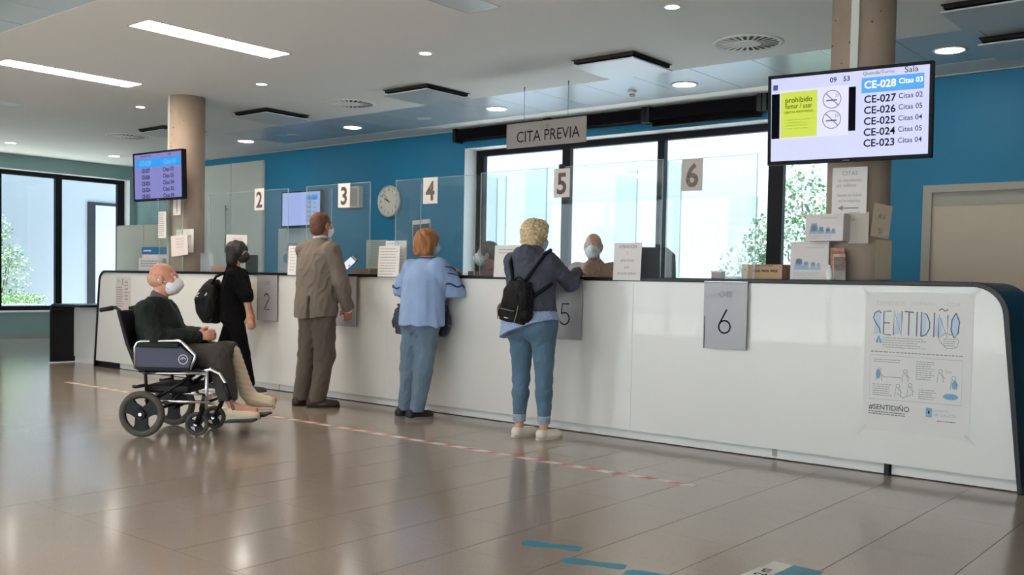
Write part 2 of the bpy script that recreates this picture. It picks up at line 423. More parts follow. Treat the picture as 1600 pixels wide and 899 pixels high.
def floor_mat():
    m = bpy.data.materials.new('polished_terrazzo'); m.use_nodes = True; n = m.node_tree.nodes; l = m.node_tree.links; p = n['Principled BSDF']
    tc = n.new('ShaderNodeTexCoord'); geo = n.new('ShaderNodeNewGeometry')
    t1 = n.new('ShaderNodeTexNoise'); t1.inputs['Scale'].default_value = 1.1; t1.inputs['Detail'].default_value = 3
    t2 = n.new('ShaderNodeTexNoise'); t2.inputs['Scale'].default_value = 160; t2.inputs['Detail'].default_value = 2
    for t in (t1, t2): l.new(geo.outputs['Position'], t.inputs['Vector'])
    m1 = n.new('ShaderNodeMix'); m1.data_type = 'RGBA'; m1.inputs['A'].default_value = rgb(146, 129, 114); m1.inputs['B'].default_value = rgb(160, 145, 131)
    m2 = n.new('ShaderNodeMix'); m2.data_type = 'RGBA'; m2.blend_type = 'OVERLAY'; m2.inputs['Factor'].default_value = 0.35
    l.new(t1.outputs['Fac'], m1.inputs['Factor']); l.new(m1.outputs['Result'], m2.inputs['A']); l.new(t2.outputs['Color'], m2.inputs['B'])
    hs = n.new('ShaderNodeHueSaturation'); hs.inputs['Saturation'].default_value = 0.85; l.new(m2.outputs['Result'], hs.inputs['Color'])
    l.new(hs.outputs['Color'], p.inputs['Base Color'])
    t3 = n.new('ShaderNodeTexNoise'); t3.inputs['Scale'].default_value = 2.3; t3.inputs['Detail'].default_value = 5; l.new(geo.outputs['Position'], t3.inputs['Vector'])
    r = n.new('ShaderNodeMapRange'); r.inputs['To Min'].default_value = 0.11; r.inputs['To Max'].default_value = 0.19
    l.new(t3.outputs['Fac'], r.inputs['Value']); l.new(r.outputs[0], p.inputs['Roughness'])
    p.inputs['Specular IOR Level'].default_value = 0.75
    return m
M_floor = floor_mat()
M_joint = mat('floor_joint', (58, 50, 45), 0.8)

ZC = 3.18; XL, XR, YF, YB = -17.39, 4.5, -4.8, 9.8
# ---------------------------------------------------------------- floor: slab with recessed joints, tiles near the counter's right half
fl = struct(box('floor', XL - 0.3, XR + 0.2, YF - 0.2, YB + 0.4, -0.12, -0.008, M_joint))
T = 0.42; TX0, TX1 = -2.33 - 6 * T, -2.33 + 7 * T; TY0, TY1 = 2.2, 2.2 + 10 * T
g = 0.0018
s = MB()
s.box(XL, -8.452, YF, YB + 0.2, -0.008, 0); s.box(-8.446, TX0 - g, YF, YB + 0.2, -0.008, 0)
s.box(TX0 + g, TX1 - g, YF, TY0 - g, -0.008, 0); s.box(TX0 + g, TX1 - g, TY1 + g, YB + 0.2, -0.008, 0); s.box(TX1 + g, XR, YF, YB + 0.2, -0.008, 0)
s.build('terrazzo_slab', M_floor, fl)
tile = None
for i in range(13):
    for j in range(10):
        if tile is None:
            tile = MB().box(g, T - g, 0.0004, T - 0.0004, -0.008, 0.0).build('tile', M_floor, fl)
            o = tile
        else:
            o = tile.copy(); COL.objects.link(o)
        o.location = (TX0 + i * T, TY0 + j * T, rnd.uniform(-0.0004, 0.0))

# ---------------------------------------------------------------- walls
s = MB()
WX0, WX1, WZ0, WZ1 = -8.95, -3.55, 0.45, 2.93
s.box(-15.15, WX0, YB, YB + 0.3, 0, 3.4); s.box(WX1, XR + 0.2, YB, YB + 0.3, 0, 3.4)
s.box(WX0, WX1, YB, YB + 0.3, 0, WZ0); s.box(WX0, WX1, YB, YB + 0.3, WZ1, 3.4)
wb = struct(s.build('wall_back', M_blue))
box('teal_section', XL - 0.3, -15.15, YB, YB + 0.3, 0, 3.4, M_teal, wb)
LY0, LY1, LZ0, LZ1 = 3.3, 9.67, 0.47, 2.93
s = MB()
s.box(XL - 0.3, XL, LY1, YB, 0, 3.4); s.box(XL - 0.3, XL, YF - 0.2, LY0, 0, 3.4)
s.box(XL - 0.3, XL, LY0, LY1, 0, LZ0); s.box(XL - 0.3, XL, LY0, LY1, LZ1, 3.4)
wl = struct(s.build('wall_left', M_teal))
box('baseboard_left', XL, XL + 0.012, YF, YB, 0, 0.07, mat('grey_skirting', (150, 158, 156), 0.5), wl)
s = MB(); s.box(XR, XR + 0.2, YF - 0.2, YB + 0.2, 0, 3.4); struct(s.build('wall_right', M_wall))
s = MB(); s.box(XL - 0.3, -13.2, YF - 0.2, YF, 0, 3.4); s.box(3.2, XR, YF - 0.2, YF, 0, 3.4); s.box(-13.2, 3.2, YF - 0.2, YF, 2.95, 3.4); s.box(-13.2, 3.2, YF - 0.2, YF, 0, 0.06)
struct(s.build('wall_front', M_wall))

def window(name, x0, x1, z0, z1, y0, mull, wide, axis, rv0, rv1):
    """black frame with mullions, panes and white reveal; axis 'x' runs along x at depth y0"""
    def B(mb, a0, a1, b0, b1, c0, c1): return mb.box(a0, a1, b0, b1, c0, c1) if axis == 'x' else mb.box(b0, b1, a0, a1, c0, c1)
    fr = MB(); fw = 0.085
    B(fr, x0, x1, y0, y0 + 0.07, z0, z0 + fw); B(fr, x0, x1, y0, y0 + 0.07, z1 - fw, z1)
    f = struct(fr.build(name, M_frame))
    ed = [x0, x1]; cuts = []
    for c, w_ in mull: cuts.append((c - w_ / 2, c + w_ / 2))
    cuts = [(x0, x0 + 0.14)] + cuts + [(x1 - 0.14, x1)]
    for a, b in cuts:
        q = MB(); B(q, a, b, y0 - 0.002, y0 + 0.072, z0 + 0.0, z1 - 0.0); q.build('mullion', M_frame, f)
    for (a, b), (c, d) in zip(cuts[:-1], cuts[1:]):
        q = MB(); B(q, b - 0.01, c + 0.01, y0 + 0.03, y0 + 0.038, z0 + fw - 0.01, z1 - fw + 0.01); q.build('pane', M_glass, f)
    q = MB()
    B(q, x0, x0 + 0.006, rv0, rv1, z0, z1); B(q, x1 - 0.006, x1, rv0, rv1, z0, z1); B(q, x0, x1, rv0, rv1, z1 - 0.006, z1); B(q, x0, x1, rv0, rv1, z0, z0 + 0.006)
    q.build('reveal', M_reveal, f)
    return f
window('window_1', WX0, WX1, WZ0, WZ1, 10.03, [(-7.42, 0.12), (-6.03, 0.095), (-4.585, 0.17)], None, 'x', 9.795, 10.04)
wl1 = window('window_2', LY0, LY1, LZ0, LZ1, XL - 0.26, [(4.4, 0.11), (5.4, 0.11), (6.4, 0.11), (7.36, 0.11), (8.41, 0.115)], None, 'y', XL - 0.19, XL + 0.004)
box('sill', XL - 0.19, XL + 0.035, LY0, LY1, LZ0 - 0.02, LZ0 + 0.004, M_reveal, wl1)
window('window_3', -13.2, 3.2, 0.06, 2.95, YF - 0.12, [(-13.2 + 1.64 * i, 0.08) for i in range(1, 10)], None, 'x', YF - 0.19, YF + 0.002)

# ---------------------------------------------------------------- ceiling: gypsum with two strips of metal panels
PX0 = -2.75 - 15 * 0.63
s = MB()
s.box(XL - 0.3, XR + 0.2, YF - 0.2, 2.57, ZC, 3.4); s.box(XL - 0.3, XR + 0.2, 3.69, 8.18, ZC, 3.4); s.box(XL - 0.3, XR + 0.2, 9.32, YB + 0.3, ZC, 3.4)
s.box(XL - 0.3, PX0, 8.18, 9.32, ZC, 3.4); s.box(XL - 0.3, XR + 0.2, 8.18, 9.32, ZC + 0.03, 3.4); s.box(XL - 0.3, -14.0, 2.57, 3.69, ZC, 3.4); s.box(XL - 0.3, XR + 0.2, 2.57, 3.69, ZC + 0.03, 3.4)
ce = struct(s.build('ceiling', M_ceil))
pn = None
def panel(x, y0, y1):
    global pn
    if pn is None:
        pn = MB().box(0.003, 0.627, 0.004, 1.136, 0, 0.012).build('metal_panel', M_metal, ce); o = pn
    else: o = pn.copy(); COL.objects.link(o)
    o.location = (x, y0, ZC + 0.001 + rnd.uniform(0, 0.0015))
n = int((XR - PX0) / 0.63)
for i in range(n): panel(PX0 + i * 0.63, 8.18, 9.32)
for i in range(29): panel(-14.0 + i * 0.63, 2.555, 3.69)
struct(MB().box(-15.15, XR, 9.765, YB, ZC - 0.012, ZC + 0.01).build('trim_1', mat('ceiling_trim', (196, 190, 182), 0.5)))

def linear_light(x, y, lit, label):
    t = thing('ceiling_light', label, 'ceiling light', (x, y, ZC), group='recessed linear ceiling lights')
    q = MB(); w_, L = 0.16, 0.71
    q.box(-w_, w_, -L, -L + 0.015, -0.004, 0); q.box(-w_, w_, L - 0.015, L, -0.004, 0); q.box(-w_, -w_ + 0.012, -L, L, -0.004, 0); q.box(w_ - 0.012, w_, -L, L, -0.004, 0)
    q.build('trim', mat('light_trim', (205, 205, 207), 0.35, 0.4), t)
    box('diffuser', -w_ + 0.012, w_ - 0.012, -L + 0.015, L - 0.015, -0.003, 0, M_glow if lit else M_unlit, t)
linear_light(-7.45, 4.91, True, 'lit linear ceiling light above the man in the grey suit, the larger of two')
linear_light(-9.92, 4.87, True, 'lit linear ceiling light at the far left beside the round column')
linear_light(-4.92, 4.86, False, 'unlit linear ceiling light panel at the top edge, switched off')
linear_light(-12.3, 4.7, False, 'unlit linear ceiling light panel seen edge on above the left window')
for xx, nm in ((-7.45, 'far'), (-4.92, 'middle'), (-2.4, 'near')): linear_light(xx, 0.2, True, 'added linear fill light out of view over the waiting area, %s one of that row' % nm)  # extra row added behind the camera to brighten the ceiling

def downlight(x, y, r, lit, label, glow=True):
    t = thing('downlight', label, 'downlight', (x, y, ZC), group='small downlights' if r < 0.08 else 'round panel downlights')
    MB().lathe([(r * 1.22, -0.001), (r * 1.22, -0.006), (r, -0.008), (r, -0.001)], 24).build('trim_ring', mat('white_ring', (228, 228, 226), 0.4), t)
    MB().lathe([(r * 0.99, -0.002), (r * 0.97, -0.0065), (r * 0.5, -0.0075)], 24).build('lens', (M_spot if lit else M_unlit), t)
ORD = ['nearest to the display screen', 'second', 'third', 'fourth', 'fifth']
for i, x in enumerate((-3.725, -6.257, -8.675, -11.094)):
    downlight(x, 6.3, 0.052, True, ('small lit downlight in the plain ceiling above counter place six', 'small lit downlight in the plain ceiling above counter place four', 'small lit downlight in the plain ceiling above counter place three', 'small lit downlight left of the far round column')[i])
downlight(-15.91, 6.85, 0.075, True, 'small lit downlight at the far left above the left window')
downlight(-16.05, 8.64, 0.09, True, 'small lit downlight near the corner beside the far screen')
for i, x in enumerate((-2.481, -5.033, -7.537, -10.081, -12.478)):
    downlight(x, 8.79, 0.115, True, ('large round lit downlight right of the big display screen', 'large round lit downlight in the metal strip above the number six sign', 'large round lit downlight in the metal strip beside the hanging sign', 'large round lit downlight in the metal strip above the wall clock', 'large round lit downlight above the tall off-white door')[i])
for i, x in enumerate((-8.74, -11.36)):
    downlight(x, 8.8, 0.075, False, ('unlit round fitting in the metal strip left of the hanging sign', 'unlit round fitting in the metal strip near the far end of the blue wall')[i])

def plate_diffuser(x, y, label):
    t = thing('air_diffuser', label, 'air vent', (x, y, ZC), group='square plate air diffusers')
    h = 0.335
    q = MB(); q.box(-h, h, -h, h, -0.004, 0.0); q.build('dark_opening', M_slot, t)
    box('plate', -h + 0.0, h - 0.0, -h, h, -0.062, -0.05, mat('diffuser_plate', (206, 208, 210), 0.4, 0.3), t)
    for sx_ in (-1, 1):
        for sy_ in (-1, 1):
            a = h - 0.06
            MB().tube([(sx_ * a, sy_ * a, -0.05), (sx_ * a, sy_ * a, -0.004)], 0.008, 6).build('hanger', M_slot, t)
    q = MB(); i_ = h - 0.02
    for k in (-1, 1): q.box(-i_, i_, k * i_ - 0.004, k * i_ + 0.004, -0.03, -0.004); q.box(k * i_ - 0.004, k * i_ + 0.004, -i_, i_, -0.03, -0.004)
    q.build('collar', M_slot, t)
plate_diffuser(-5.02, 7.62, 'square plate air diffuser with dark gap, above the counter place five')
plate_diffuser(-7.52, 7.6, 'square plate air diffuser with dark gap, second from the display screen column')
plate_diffuser(-10.15, 7.53, 'square plate air diffuser right of the far round column')
plate_diffuser(-12.5, 7.58, 'square plate air diffuser half hidden behind the far round column')
plate_diffuser(-1.82, 7.7, 'square plate air diffuser at the top right corner, the higher of two')
plate_diffuser(-1.85, 8.84, 'square plate air diffuser at the right edge above the blue wall')

def swirl(x, y, label):
    t = thing('swirl_diffuser', label, 'air vent', (x, y, ZC), group='round swirl air diffusers')
    r = 0.275
    MB().lathe([(r + 0.02, -0.001), (r + 0.02, -0.006), (r - 0.02, -0.01), (r - 0.02, -0.001)], 32).build('rim', M_ceil, t)
    MB().lathe([(r - 0.02, -0.0015), (r - 0.021, -0.003)], 32).build('dark_opening', M_slot, t)
    MB().lathe([(0.115, -0.003), (0.115, -0.012), (0.1, -0.014)], 24).build('hub', M_ceil, t)
    b0 = None
    for k in range(24):
        if b0 is None:
            b0 = MB().add([(0.11, -0.007, -0.011), (0.262, -0.014, -0.011), (0.262, 0.016, -0.0075), (0.11, 0.004, -0.0075), (0.11, -0.007, -0.008), (0.262, -0.014, -0.008), (0.262, 0.016, -0.004), (0.11, 0.004, -0.004)],
                          [(0, 1, 2, 3), (7, 6, 5, 4), (0, 4, 5, 1), (1, 5, 6, 2), (2, 6, 7, 3), (3, 7, 4, 0)]).build('vane', M_ceil, t); b = b0
        else: b = b0.copy(); COL.objects.link(b)
        b.rotation_euler = (0, 0, 2 * math.pi * k / 24 + 0.2)
swirl(-3.757, 7.6, 'round swirl air diffuser left of the concrete column with the screen')
swirl(-8.75, 7.6, 'round swirl air diffuser above the wall clock, small and half shaded')
swirl(-13.61, 7.52, 'round swirl air diffuser left of the far round column')

# smoke detector in the metal strip
t = thing('smoke_detector', 'small white smoke detector in the metal ceiling strip', 'detector', (-5.66, 8.8, ZC))
MB().lathe([(0.05, 0), (0.05, -0.018), (0.03, -0.03)], 18).build('base', M_ceil, t)
MB().lathe([(0.03, -0.03), (0.034, -0.05), (0.02, -0.062)], 18).build('sensor', M_greige, t)

# ---------------------------------------------------------------- round concrete columns with white cable trunking
def column(x, y, tx, name, z0=1.21):
    c = struct(MB().lathe([(0.195, 0), (0.195, ZC)], 40).build(name, M_conc)); c.location = (x, y, 0)
    MB().box(-0.024, 0.024, -0.214, -0.19, z0, ZC, Matrix.Rotation(tx, 4, 'Z')).build('cable_trunking', M_doorwhite, c)
    q = MB()
    for k in range(16):
        a = rnd.uniform(3.6, 5.8); z = rnd.uniform(1.9, 3.1); rr = rnd.uniform(0.004, 0.009)
        q.lathe([(rr, 0), (rr * 0.6, 0.0015)], 8, Matrix.Translation((0.1945 * math.cos(a), 0.1945 * math.sin(a), z)) @ Matrix.Rotation(a, 4, 'Z') @ Matrix.Rotation(R(90), 4, 'Y'))
    q.build('form_tie_hole', mat('tie_hole', (70, 60, 54), 0.9), c)['kind'] = 'stuff'
column(-2.31, 6.3, R(6), 'concrete_column', 1.98); column(-10.07, 6.3, R(-27), 'concrete_column')

# ---------------------------------------------------------------- doors and cupboards along the back wall
d = struct(box('door_1', -2.87, -1.62, YB - 0.01, YB + 0.01, 0, 2.07, M_beige))
s = MB(); s.box(-2.95, -2.87, YB - 0.05, YB + 0.01, 0, 2.14); s.box(-2.87, -1.62, YB - 0.05, YB + 0.01, 2.07, 2.14); s.box(-1.62, -1.54, YB - 0.05, YB + 0.01, 0, 2.14)
s.build('door_frame', M_greige, d)
box('transom_panel', -2.86, -1.62, YB - 0.014, YB + 0.005, 1.94, 2.07, M_greige, d)
MB().tube([(-1.72, YB - 0.012, 1.0), (-1.72, YB - 0.055, 1.0), (-1.84, YB - 0.055, 1.0)], 0.01, 8).build('door_handle', M_steel, d)
d = struct(box('door_2', -15.15, -13.37, YB - 0.03, YB + 0.01, 0, 3.06, M_doorwhite))
for a, b in ((-15.13, -14.27), (-14.255, -13.385)): box('door_leaf', a, b, YB - 0.045, YB - 0.02, 0.02, 3.045, M_doorwhite, d, 0.004)
MB().tube([(-14.36, YB - 0.085, 1.55), (-14.36, YB - 0.085, 2.35)], 0.012, 8).box(-14.365, -14.355, YB - 0.085, YB - 0.04, 1.6, 1.62).box(-14.365, -14.355, YB - 0.085, YB - 0.04, 2.28, 2.3).build('pull_handle', M_steel, d)
t = thing('cupboard', 'beige grey tall cupboard in the far left corner behind the round column', 'cupboard', (-16.3, 9.55, 0))
box('carcass', -0.95, 0.95, -0.2, 0.22, 0, 2.05, M_greige, t, 0.004)
for k in range(2):
    dd = box('cupboard_door', -0.94 + k * 0.945, -0.005 + k * 0.945, -0.222, -0.2, 0.06, 2.03, M_greige, t, 0.003)
    box('knob', -0.04 + k * 0.06, -0.02 + k * 0.06, -0.245, -0.222, 1.0, 1.12, M_steel, dd)

# ---------------------------------------------------------------- roller blinds under the ceiling at the window
def blind(x0, x1, drop, label):
    t = thing('roller_blind', label, 'blind', ((x0 + x1) / 2, 9.72, 3.1), group='black roller blinds above the window')
    h = (x1 - x0) / 2
    q = MB().prism([(-0.07, -0.07), (0.06, -0.07), (0.075, -0.02), (0.075, 0.065), (-0.07, 0.065)], -h, h, 'x'); q.build('cassette', M_fabric_black, t)
    box('blind_fabric', -h + 0.03, h - 0.03, 0.02, 0.024, -0.07 - drop, -0.06, M_fabric_black, t)
    MB().tube([(-h + 0.03, 0.022, -0.075 - drop), (h - 0.03, 0.022, -0.075 - drop)], 0.012, 8).build('bottom_bar', M_blackpl, t)
    for x in (-h + 0.02, h - 0.02): box('end_bracket', x - 0.025, x + 0.025, -0.082, 0.07, -0.1, 0.08, M_blackpl, t)
blind(-9.03, -7.46, 0.0, 'black roller blind rolled up, left of the hanging sign wires')
blind(-7.45, -6.03, 0.0, 'black roller blind rolled up, behind the hanging sign')
blind(-6.01, -4.6, 0.06, 'black roller blind let down a little, left of the big display screen')
blind(-4.58, -3.4, 0.06, 'black roller blind hidden behind the big display screen')

# ---------------------------------------------------------------- courtyards outside
struct(box('courtyard_ground', -32, 12, -22, 30, -0.6, -0.13, M_ground))
struct(box('bounce_terrace', -32, 12, -22, YF - 0.2, -0.13, -0.02, mat('pale_paving', (224, 221, 214), 0.85, noise=(2, 0.04))))  # unseen pale terrace, added to throw daylight up onto the ceiling
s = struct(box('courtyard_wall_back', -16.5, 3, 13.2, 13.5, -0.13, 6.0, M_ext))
for i, (x0, x1, z0, z1) in enumerate(((-10.6, -10.15, 0.5, 3.1), (-8.75, -8.35, 0.5, 2.95), (-6.75, -6.3, 0.4, 2.45), (-4.4, -3.9, 0.5, 2.6))):
    p = struct(box('window_%d' % (4 + i), x0, x1, 13.17, 13.21, z0, z1, mat('pale_blue_pane', (120, 134, 152), 0.2), s))
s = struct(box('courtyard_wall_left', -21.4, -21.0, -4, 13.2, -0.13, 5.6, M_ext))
w_ = struct(box('window_8', -21.01, -20.96, 10.68, 11.9, 0.38, 2.74, M_frame, s)); box('pane', -20.97, -20.95, 10.85, 11.85, 0.45, 2.67, M_extwin, s)

def leaves(n, fn, size, seed, thick=0.35):
    rg = np.random.default_rng(seed); vs = []; fs = []
    for i in range(n):
        c = fn(rg); a = unit(rg.normal(size=3)); b = unit(np.cross(a, rg.normal(size=3))); L = size * rg.uniform(0.6, 1.3); W = L * thick
        k = len(vs); mid = c + a * L * 0.5 + np.cross(a, b) * L * 0.08
        vs += [tuple(c), tuple(mid + b * W), tuple(c + a * L), tuple(mid - b * W)]; fs += [(k, k + 1, k + 2), (k, k + 2, k + 3)]
    return vs, fs
def shrub(name, label, base, blobs, n, size, seed, cols):
    t = thing(name, label, 'shrub', base)
    rg = np.random.default_rng(seed); tot = sum(b[3] * b[4] for b in blobs)
    q = MB()
    for x, y, z, r, hh in blobs:
        q.tube([(0, 0, 0), (x * 0.5 + 0.05, y * 0.5, z * 0.55), (x, y, z), (x * 1.1, y * 1.1, z + hh * 0.7)], [0.022, 0.016, 0.01, 0.004], 6)
    q.build('stem', mat('bark', (92, 84, 74), 0.9), t)
    for ci, (c, part) in enumerate(cols):
        def fn(rg_):
            b = blobs[rg_.integers(len(blobs))]; d = unit(rg_.normal(size=3)) * rg_.uniform(0.25, 1) ** 0.6
            return np.array([b[0] + d[0] * b[3], b[1] + d[1] * b[3], b[2] + d[2] * b[4]])
        v, f = leaves(int(n * part), fn, size, seed + 10 + ci)
        o = mesh('foliage', v, f, mat('leaf_%d_%d_%d' % c, c, 0.6), t); o['kind'] = 'stuff'
GR = [((118, 146, 112), 0.4), ((168, 188, 150), 0.35), ((96, 128, 108), 0.25)]
shrub('garden_shrub', 'airy green shrub outside the window behind the big display screen', (-4.75, 11.5, -0.1),
      [(-0.9, 0, 1.3, 0.38, 0.5), (-0.35, 0.1, 1.6, 0.5, 0.7), (0.1, -0.1, 1.5, 0.55, 0.9), (0.45, 0, 2.1, 0.45, 0.65), (-0.2, 0.1, 2.3, 0.35, 0.55), (0.9, 0, 1.5, 0.5, 0.7), (-0.65, 0, 1.8, 0.25, 0.35), (0.25, 0, 1.0, 0.6, 0.6)], 5200, 0.06, 3, GR)
shrub('garden_tree', 'thin leafy young tree outside the left window above the planter', (-20.2, 8.35, -0.13),
      [(0, 0, 0.9, 0.5, 0.35), (0.1, 0.25, 1.2, 0.5, 0.4), (0, -0.1, 1.7, 0.5, 0.5), (0, 0.3, 1.55, 0.35, 0.35), (0, 0, 2.1, 0.35, 0.35), (0, -0.8, 1.5, 0.5, 0.6)], 2400, 0.06, 5, GR)
t = thing('planter', 'long low planter box with clipped green hedge outside the left window', 'planter', (-19.0, 7.2, -0.13))
box('trough', -0.35, 0.35, -2.5, 1.53, 0, 0.68, mat('planter_grey', (176, 180, 186), 0.8), t)
v, f = leaves(4200, lambda g_: np.array([g_.uniform(-0.36, 0.36), g_.uniform(-2.5, 1.5), 0.66 + 0.2 * g_.random() ** 0.7]), 0.05, 8)
mesh('hedge', v, f, mat('hedge_green', (112, 146, 96), 0.7), t)['kind'] = 'stuff'
# ---------------------------------------------------------------- the long counter
CT = 1.187; CY0 = 5.985; CY1 = 6.62
def arc(cx, cz, r, a0, a1, n=8): return [(cx + r * math.cos(R(a0 + (a1 - a0) * i / n)), cz + r * math.sin(R(a0 + (a1 - a0) * i / n))) for i in range(n + 1)]
ct = thing('reception_counter', 'long white reception counter with a black rounded outer shell', 'counter', (-6.4, 6.3, 0))
CL = (-6.4, 6.3, 0)
out_r = arc(-1.52, CT - 0.2, 0.2, 90, 8) + [(-1.218, 0.0)]
in_r = arc(-1.525, CT - 0.2, 0.172, 90, 8) + [(-1.246, 0.0)]
out_l = [(-11.61, 0.0)] + arc(-11.35, CT - 0.15, 0.15, 174, 90)
in_l = [(-11.582, 0.0)] + arc(-11.35, CT - 0.15, 0.122, 174, 90)
q = MB()
q.prism(out_r + in_r[::-1], CY0, CY1); q.prism(out_l + in_l[::-1], CY0, CY1)
xa, xb = -11.35, -1.52; z0, z1 = CT - 0.028, CT
h1, h2 = (-10.285, -9.855), (-2.525, -2.095)
q.box(xa, xb, CY0, 6.085, z0, z1); q.box(xa, xb, 6.515, CY1, z0, z1)
for a, b in ((xa, h1[0]), (h1[1], h2[0]), (h2[1], xb)): q.box(a, b, 6.085, 6.515, z0, z1)
q.build('shell', M_black, ct, CL, 0.004)
# white front in four panels following the shell
PZ0, PZ1 = 0.076, CT - 0.03
cuts = [-8.95, -6.38, -3.81]
def innx(z, side):
    pts = in_l if side < 0 else in_r
    return pts
lpan = [(p[0] + 0.001, p[1]) for p in in_l if p[1] > PZ0]; lpan = [(-11.577, PZ0)] + lpan[0:]
MB().prism([(cuts[0] - 0.0008, PZ0)] + lpan + [(cuts[0] - 0.0008, CT - 0.028)], 6.0, 6.03).build('front_panel', M_white, ct, CL)
for a, b in zip(cuts[:-1], cuts[1:]): box('front_panel', a + 0.0008, b - 0.0008, 6.0, 6.03, PZ0, CT - 0.028, M_white, ct, 0, CL)
rpan = [p for p in in_r if p[1] > PZ0] + [(-1.2535, PZ0)]
MB().prism([(cuts[2] + 0.0008, CT - 0.028)] + rpan + [(cuts[2] + 0.0008, PZ0)], 6.0, 6.03).build('front_panel', M_white, ct, CL)
box('seam_backing', -11.4, -1.4, 6.03, 6.036, 0.09, 1.15, M_slot, ct, 0, CL)
# kick plates with a small gap under them and black feet
for a, b in ((-11.1, -8.0), (-7.99, -4.9), (-4.89, -2.72), (-2.715, -2.0), (-1.96, -1.25)): box('kick_plate', a, b, 6.055, 6.07, 0.006, 0.085, M_kick, ct, 0, CL)
box('light_stop_board', -11.5, -1.3, 6.071, 6.09, 0.0, 0.09, M_slot, ct, 0, CL)  # dark board added behind the kick plates to block light leaking under them
box('foot', -1.994, -1.966, 6.02, 6.2, 0, 0.076, M_blackpl, ct, 0, CL)
box('foot', -11.58, -11.1, 6.03, 6.12, 0, 0.076, M_blackpl, ct, 0, CL)
box('cable_outlet', -2.735, -2.7, 6.052, 6.058, 0.02, 0.075, M_greige, ct, 0, CL)
box('inner_shelf', -11.4, -1.4, 6.62, 6.66, 0.7, 0.735, M_greige, ct, 0, CL)
for x in (-11.35, -8.8, -6.2, -3.6, -1.45): box('support', x - 0.015, x + 0.015, 6.1, 6.64, 0, 0.7, M_greige, ct, 0, CL)

# lower side counter at the far left
t = thing('low_counter', 'low side counter with black end slab beyond the long counter', 'counter', (-12.0, 6.1, 0))
LC = (-12.0, 6.1, 0)
q = MB(); q.prism([(-12.385, 0.01), (-12.385, 0.69), (-12.36, 0.735), (-12.3, 0.755), (-11.62, 0.755), (-11.62, 0.727), (-12.3, 0.727), (-12.34, 0.705), (-12.355, 0.67), (-12.355, 0.01)], 5.81, 6.6)
q.build('shell', M_black, t, LC)
box('front_panel', -12.354, -11.62, 6.11, 6.13, 0.076, 0.727, M_white, t, 0, LC)
box('kick_plate', -12.354, -11.62, 6.125, 6.135, 0.0, 0.074, M_kick, t, 0, LC)
box('base_strip', -12.39, -12.35, 5.80, 6.6, 0, 0.012, M_kick, t, 0, LC)

# ---------------------------------------------------------------- hanging number plates on the counter front
M_plate = glass_mat('smoked_acrylic', (150, 146, 148), 0.12, 0.1)
M_plate = mat('satin_acrylic', (168, 166, 170), 0.25, noise=(2, 0.05))
DIG = {
 '6': lambda I, w: (I.ring(0, -0.045, 0.042, w), I.stroke([(-0.036, -0.022), (0.014, 0.072)], w)),
 '5': lambda I, w: (I.ring(-0.004, -0.04, 0.045, w, -150, 128), I.stroke([(-0.033, -0.006), (-0.026, 0.072), (0.036, 0.072)], w)),
 '2': lambda I, w: (I.ring(0, 0.034, 0.038, w, 165, -25), I.stroke([(0.034, 0.018), (-0.038, -0.085), (0.045, -0.085)], w)),
 '3': lambda I, w: (I.ring(-0.004, 0.036, 0.036, w, 150, -90), I.ring(-0.004, -0.042, 0.042, w, 90, -150)),
 '4': lambda I, w: (I.stroke([(0.018, -0.09), (0.018, 0.072), (-0.044, -0.045), (0.045, -0.045)], w),)}
def number_plate(x0, x1, zb, d, label):
    cx = (x0 + x1) / 2; t = thing('number_plate', label, 'sign', (cx, 5.968, zb), group='hanging number plates')
    h = (x1 - x0) / 2; H = 1.165 - zb
    box('plate', -h, h, 0, 0.006, 0, H, M_plate, t, 0.0015)
    box('hook_rail', -h, h, 0.0, 0.016, H - 0.006, H + 0.002, M_steel, t)
    I = Ink(); DIG[d](I, 0.011); I.v = [(p[0] + 0.0, p[1], p[2] + 0.195) for p in I.v]; I.build('digit', M_ink, t)
    I = Ink(); I.stroke([(-0.05, H - 0.085), (-0.02, H - 0.06), (0, H - 0.085), (-0.02, H - 0.11)], 0.004, True); I.ring(-0.022, H - 0.085, 0.013, 0.003)
    for k in range(4): I.rect(0.005, 0.052, H - 0.102 + k * 0.011, H - 0.097 + k * 0.011)
    I.build('emblem', M_greyink, t)
    I = Ink(); I.rect(-h + 0.008, -h + 0.013, 0.0, 0.22); I.build('side_bar', M_ink, t)
number_plate(-8.262, -7.938, 0.705, '2', 'grey hanging plate reading 2 on the counter front')
number_plate(-7.08, -6.762, 0.7, '3', 'grey hanging plate reading 3, beside the man in the suit')
number_plate(-5.9, -5.6, 0.7, '4', 'grey hanging plate behind the woman in the blue blouse')
number_plate(-4.548, -4.243, 0.712, '5', 'grey hanging plate reading 5, beside the woman with backpack')
number_plate(-3.222, -2.903, 0.712, '6', 'grey hanging plate reading 6 on the bare counter front')

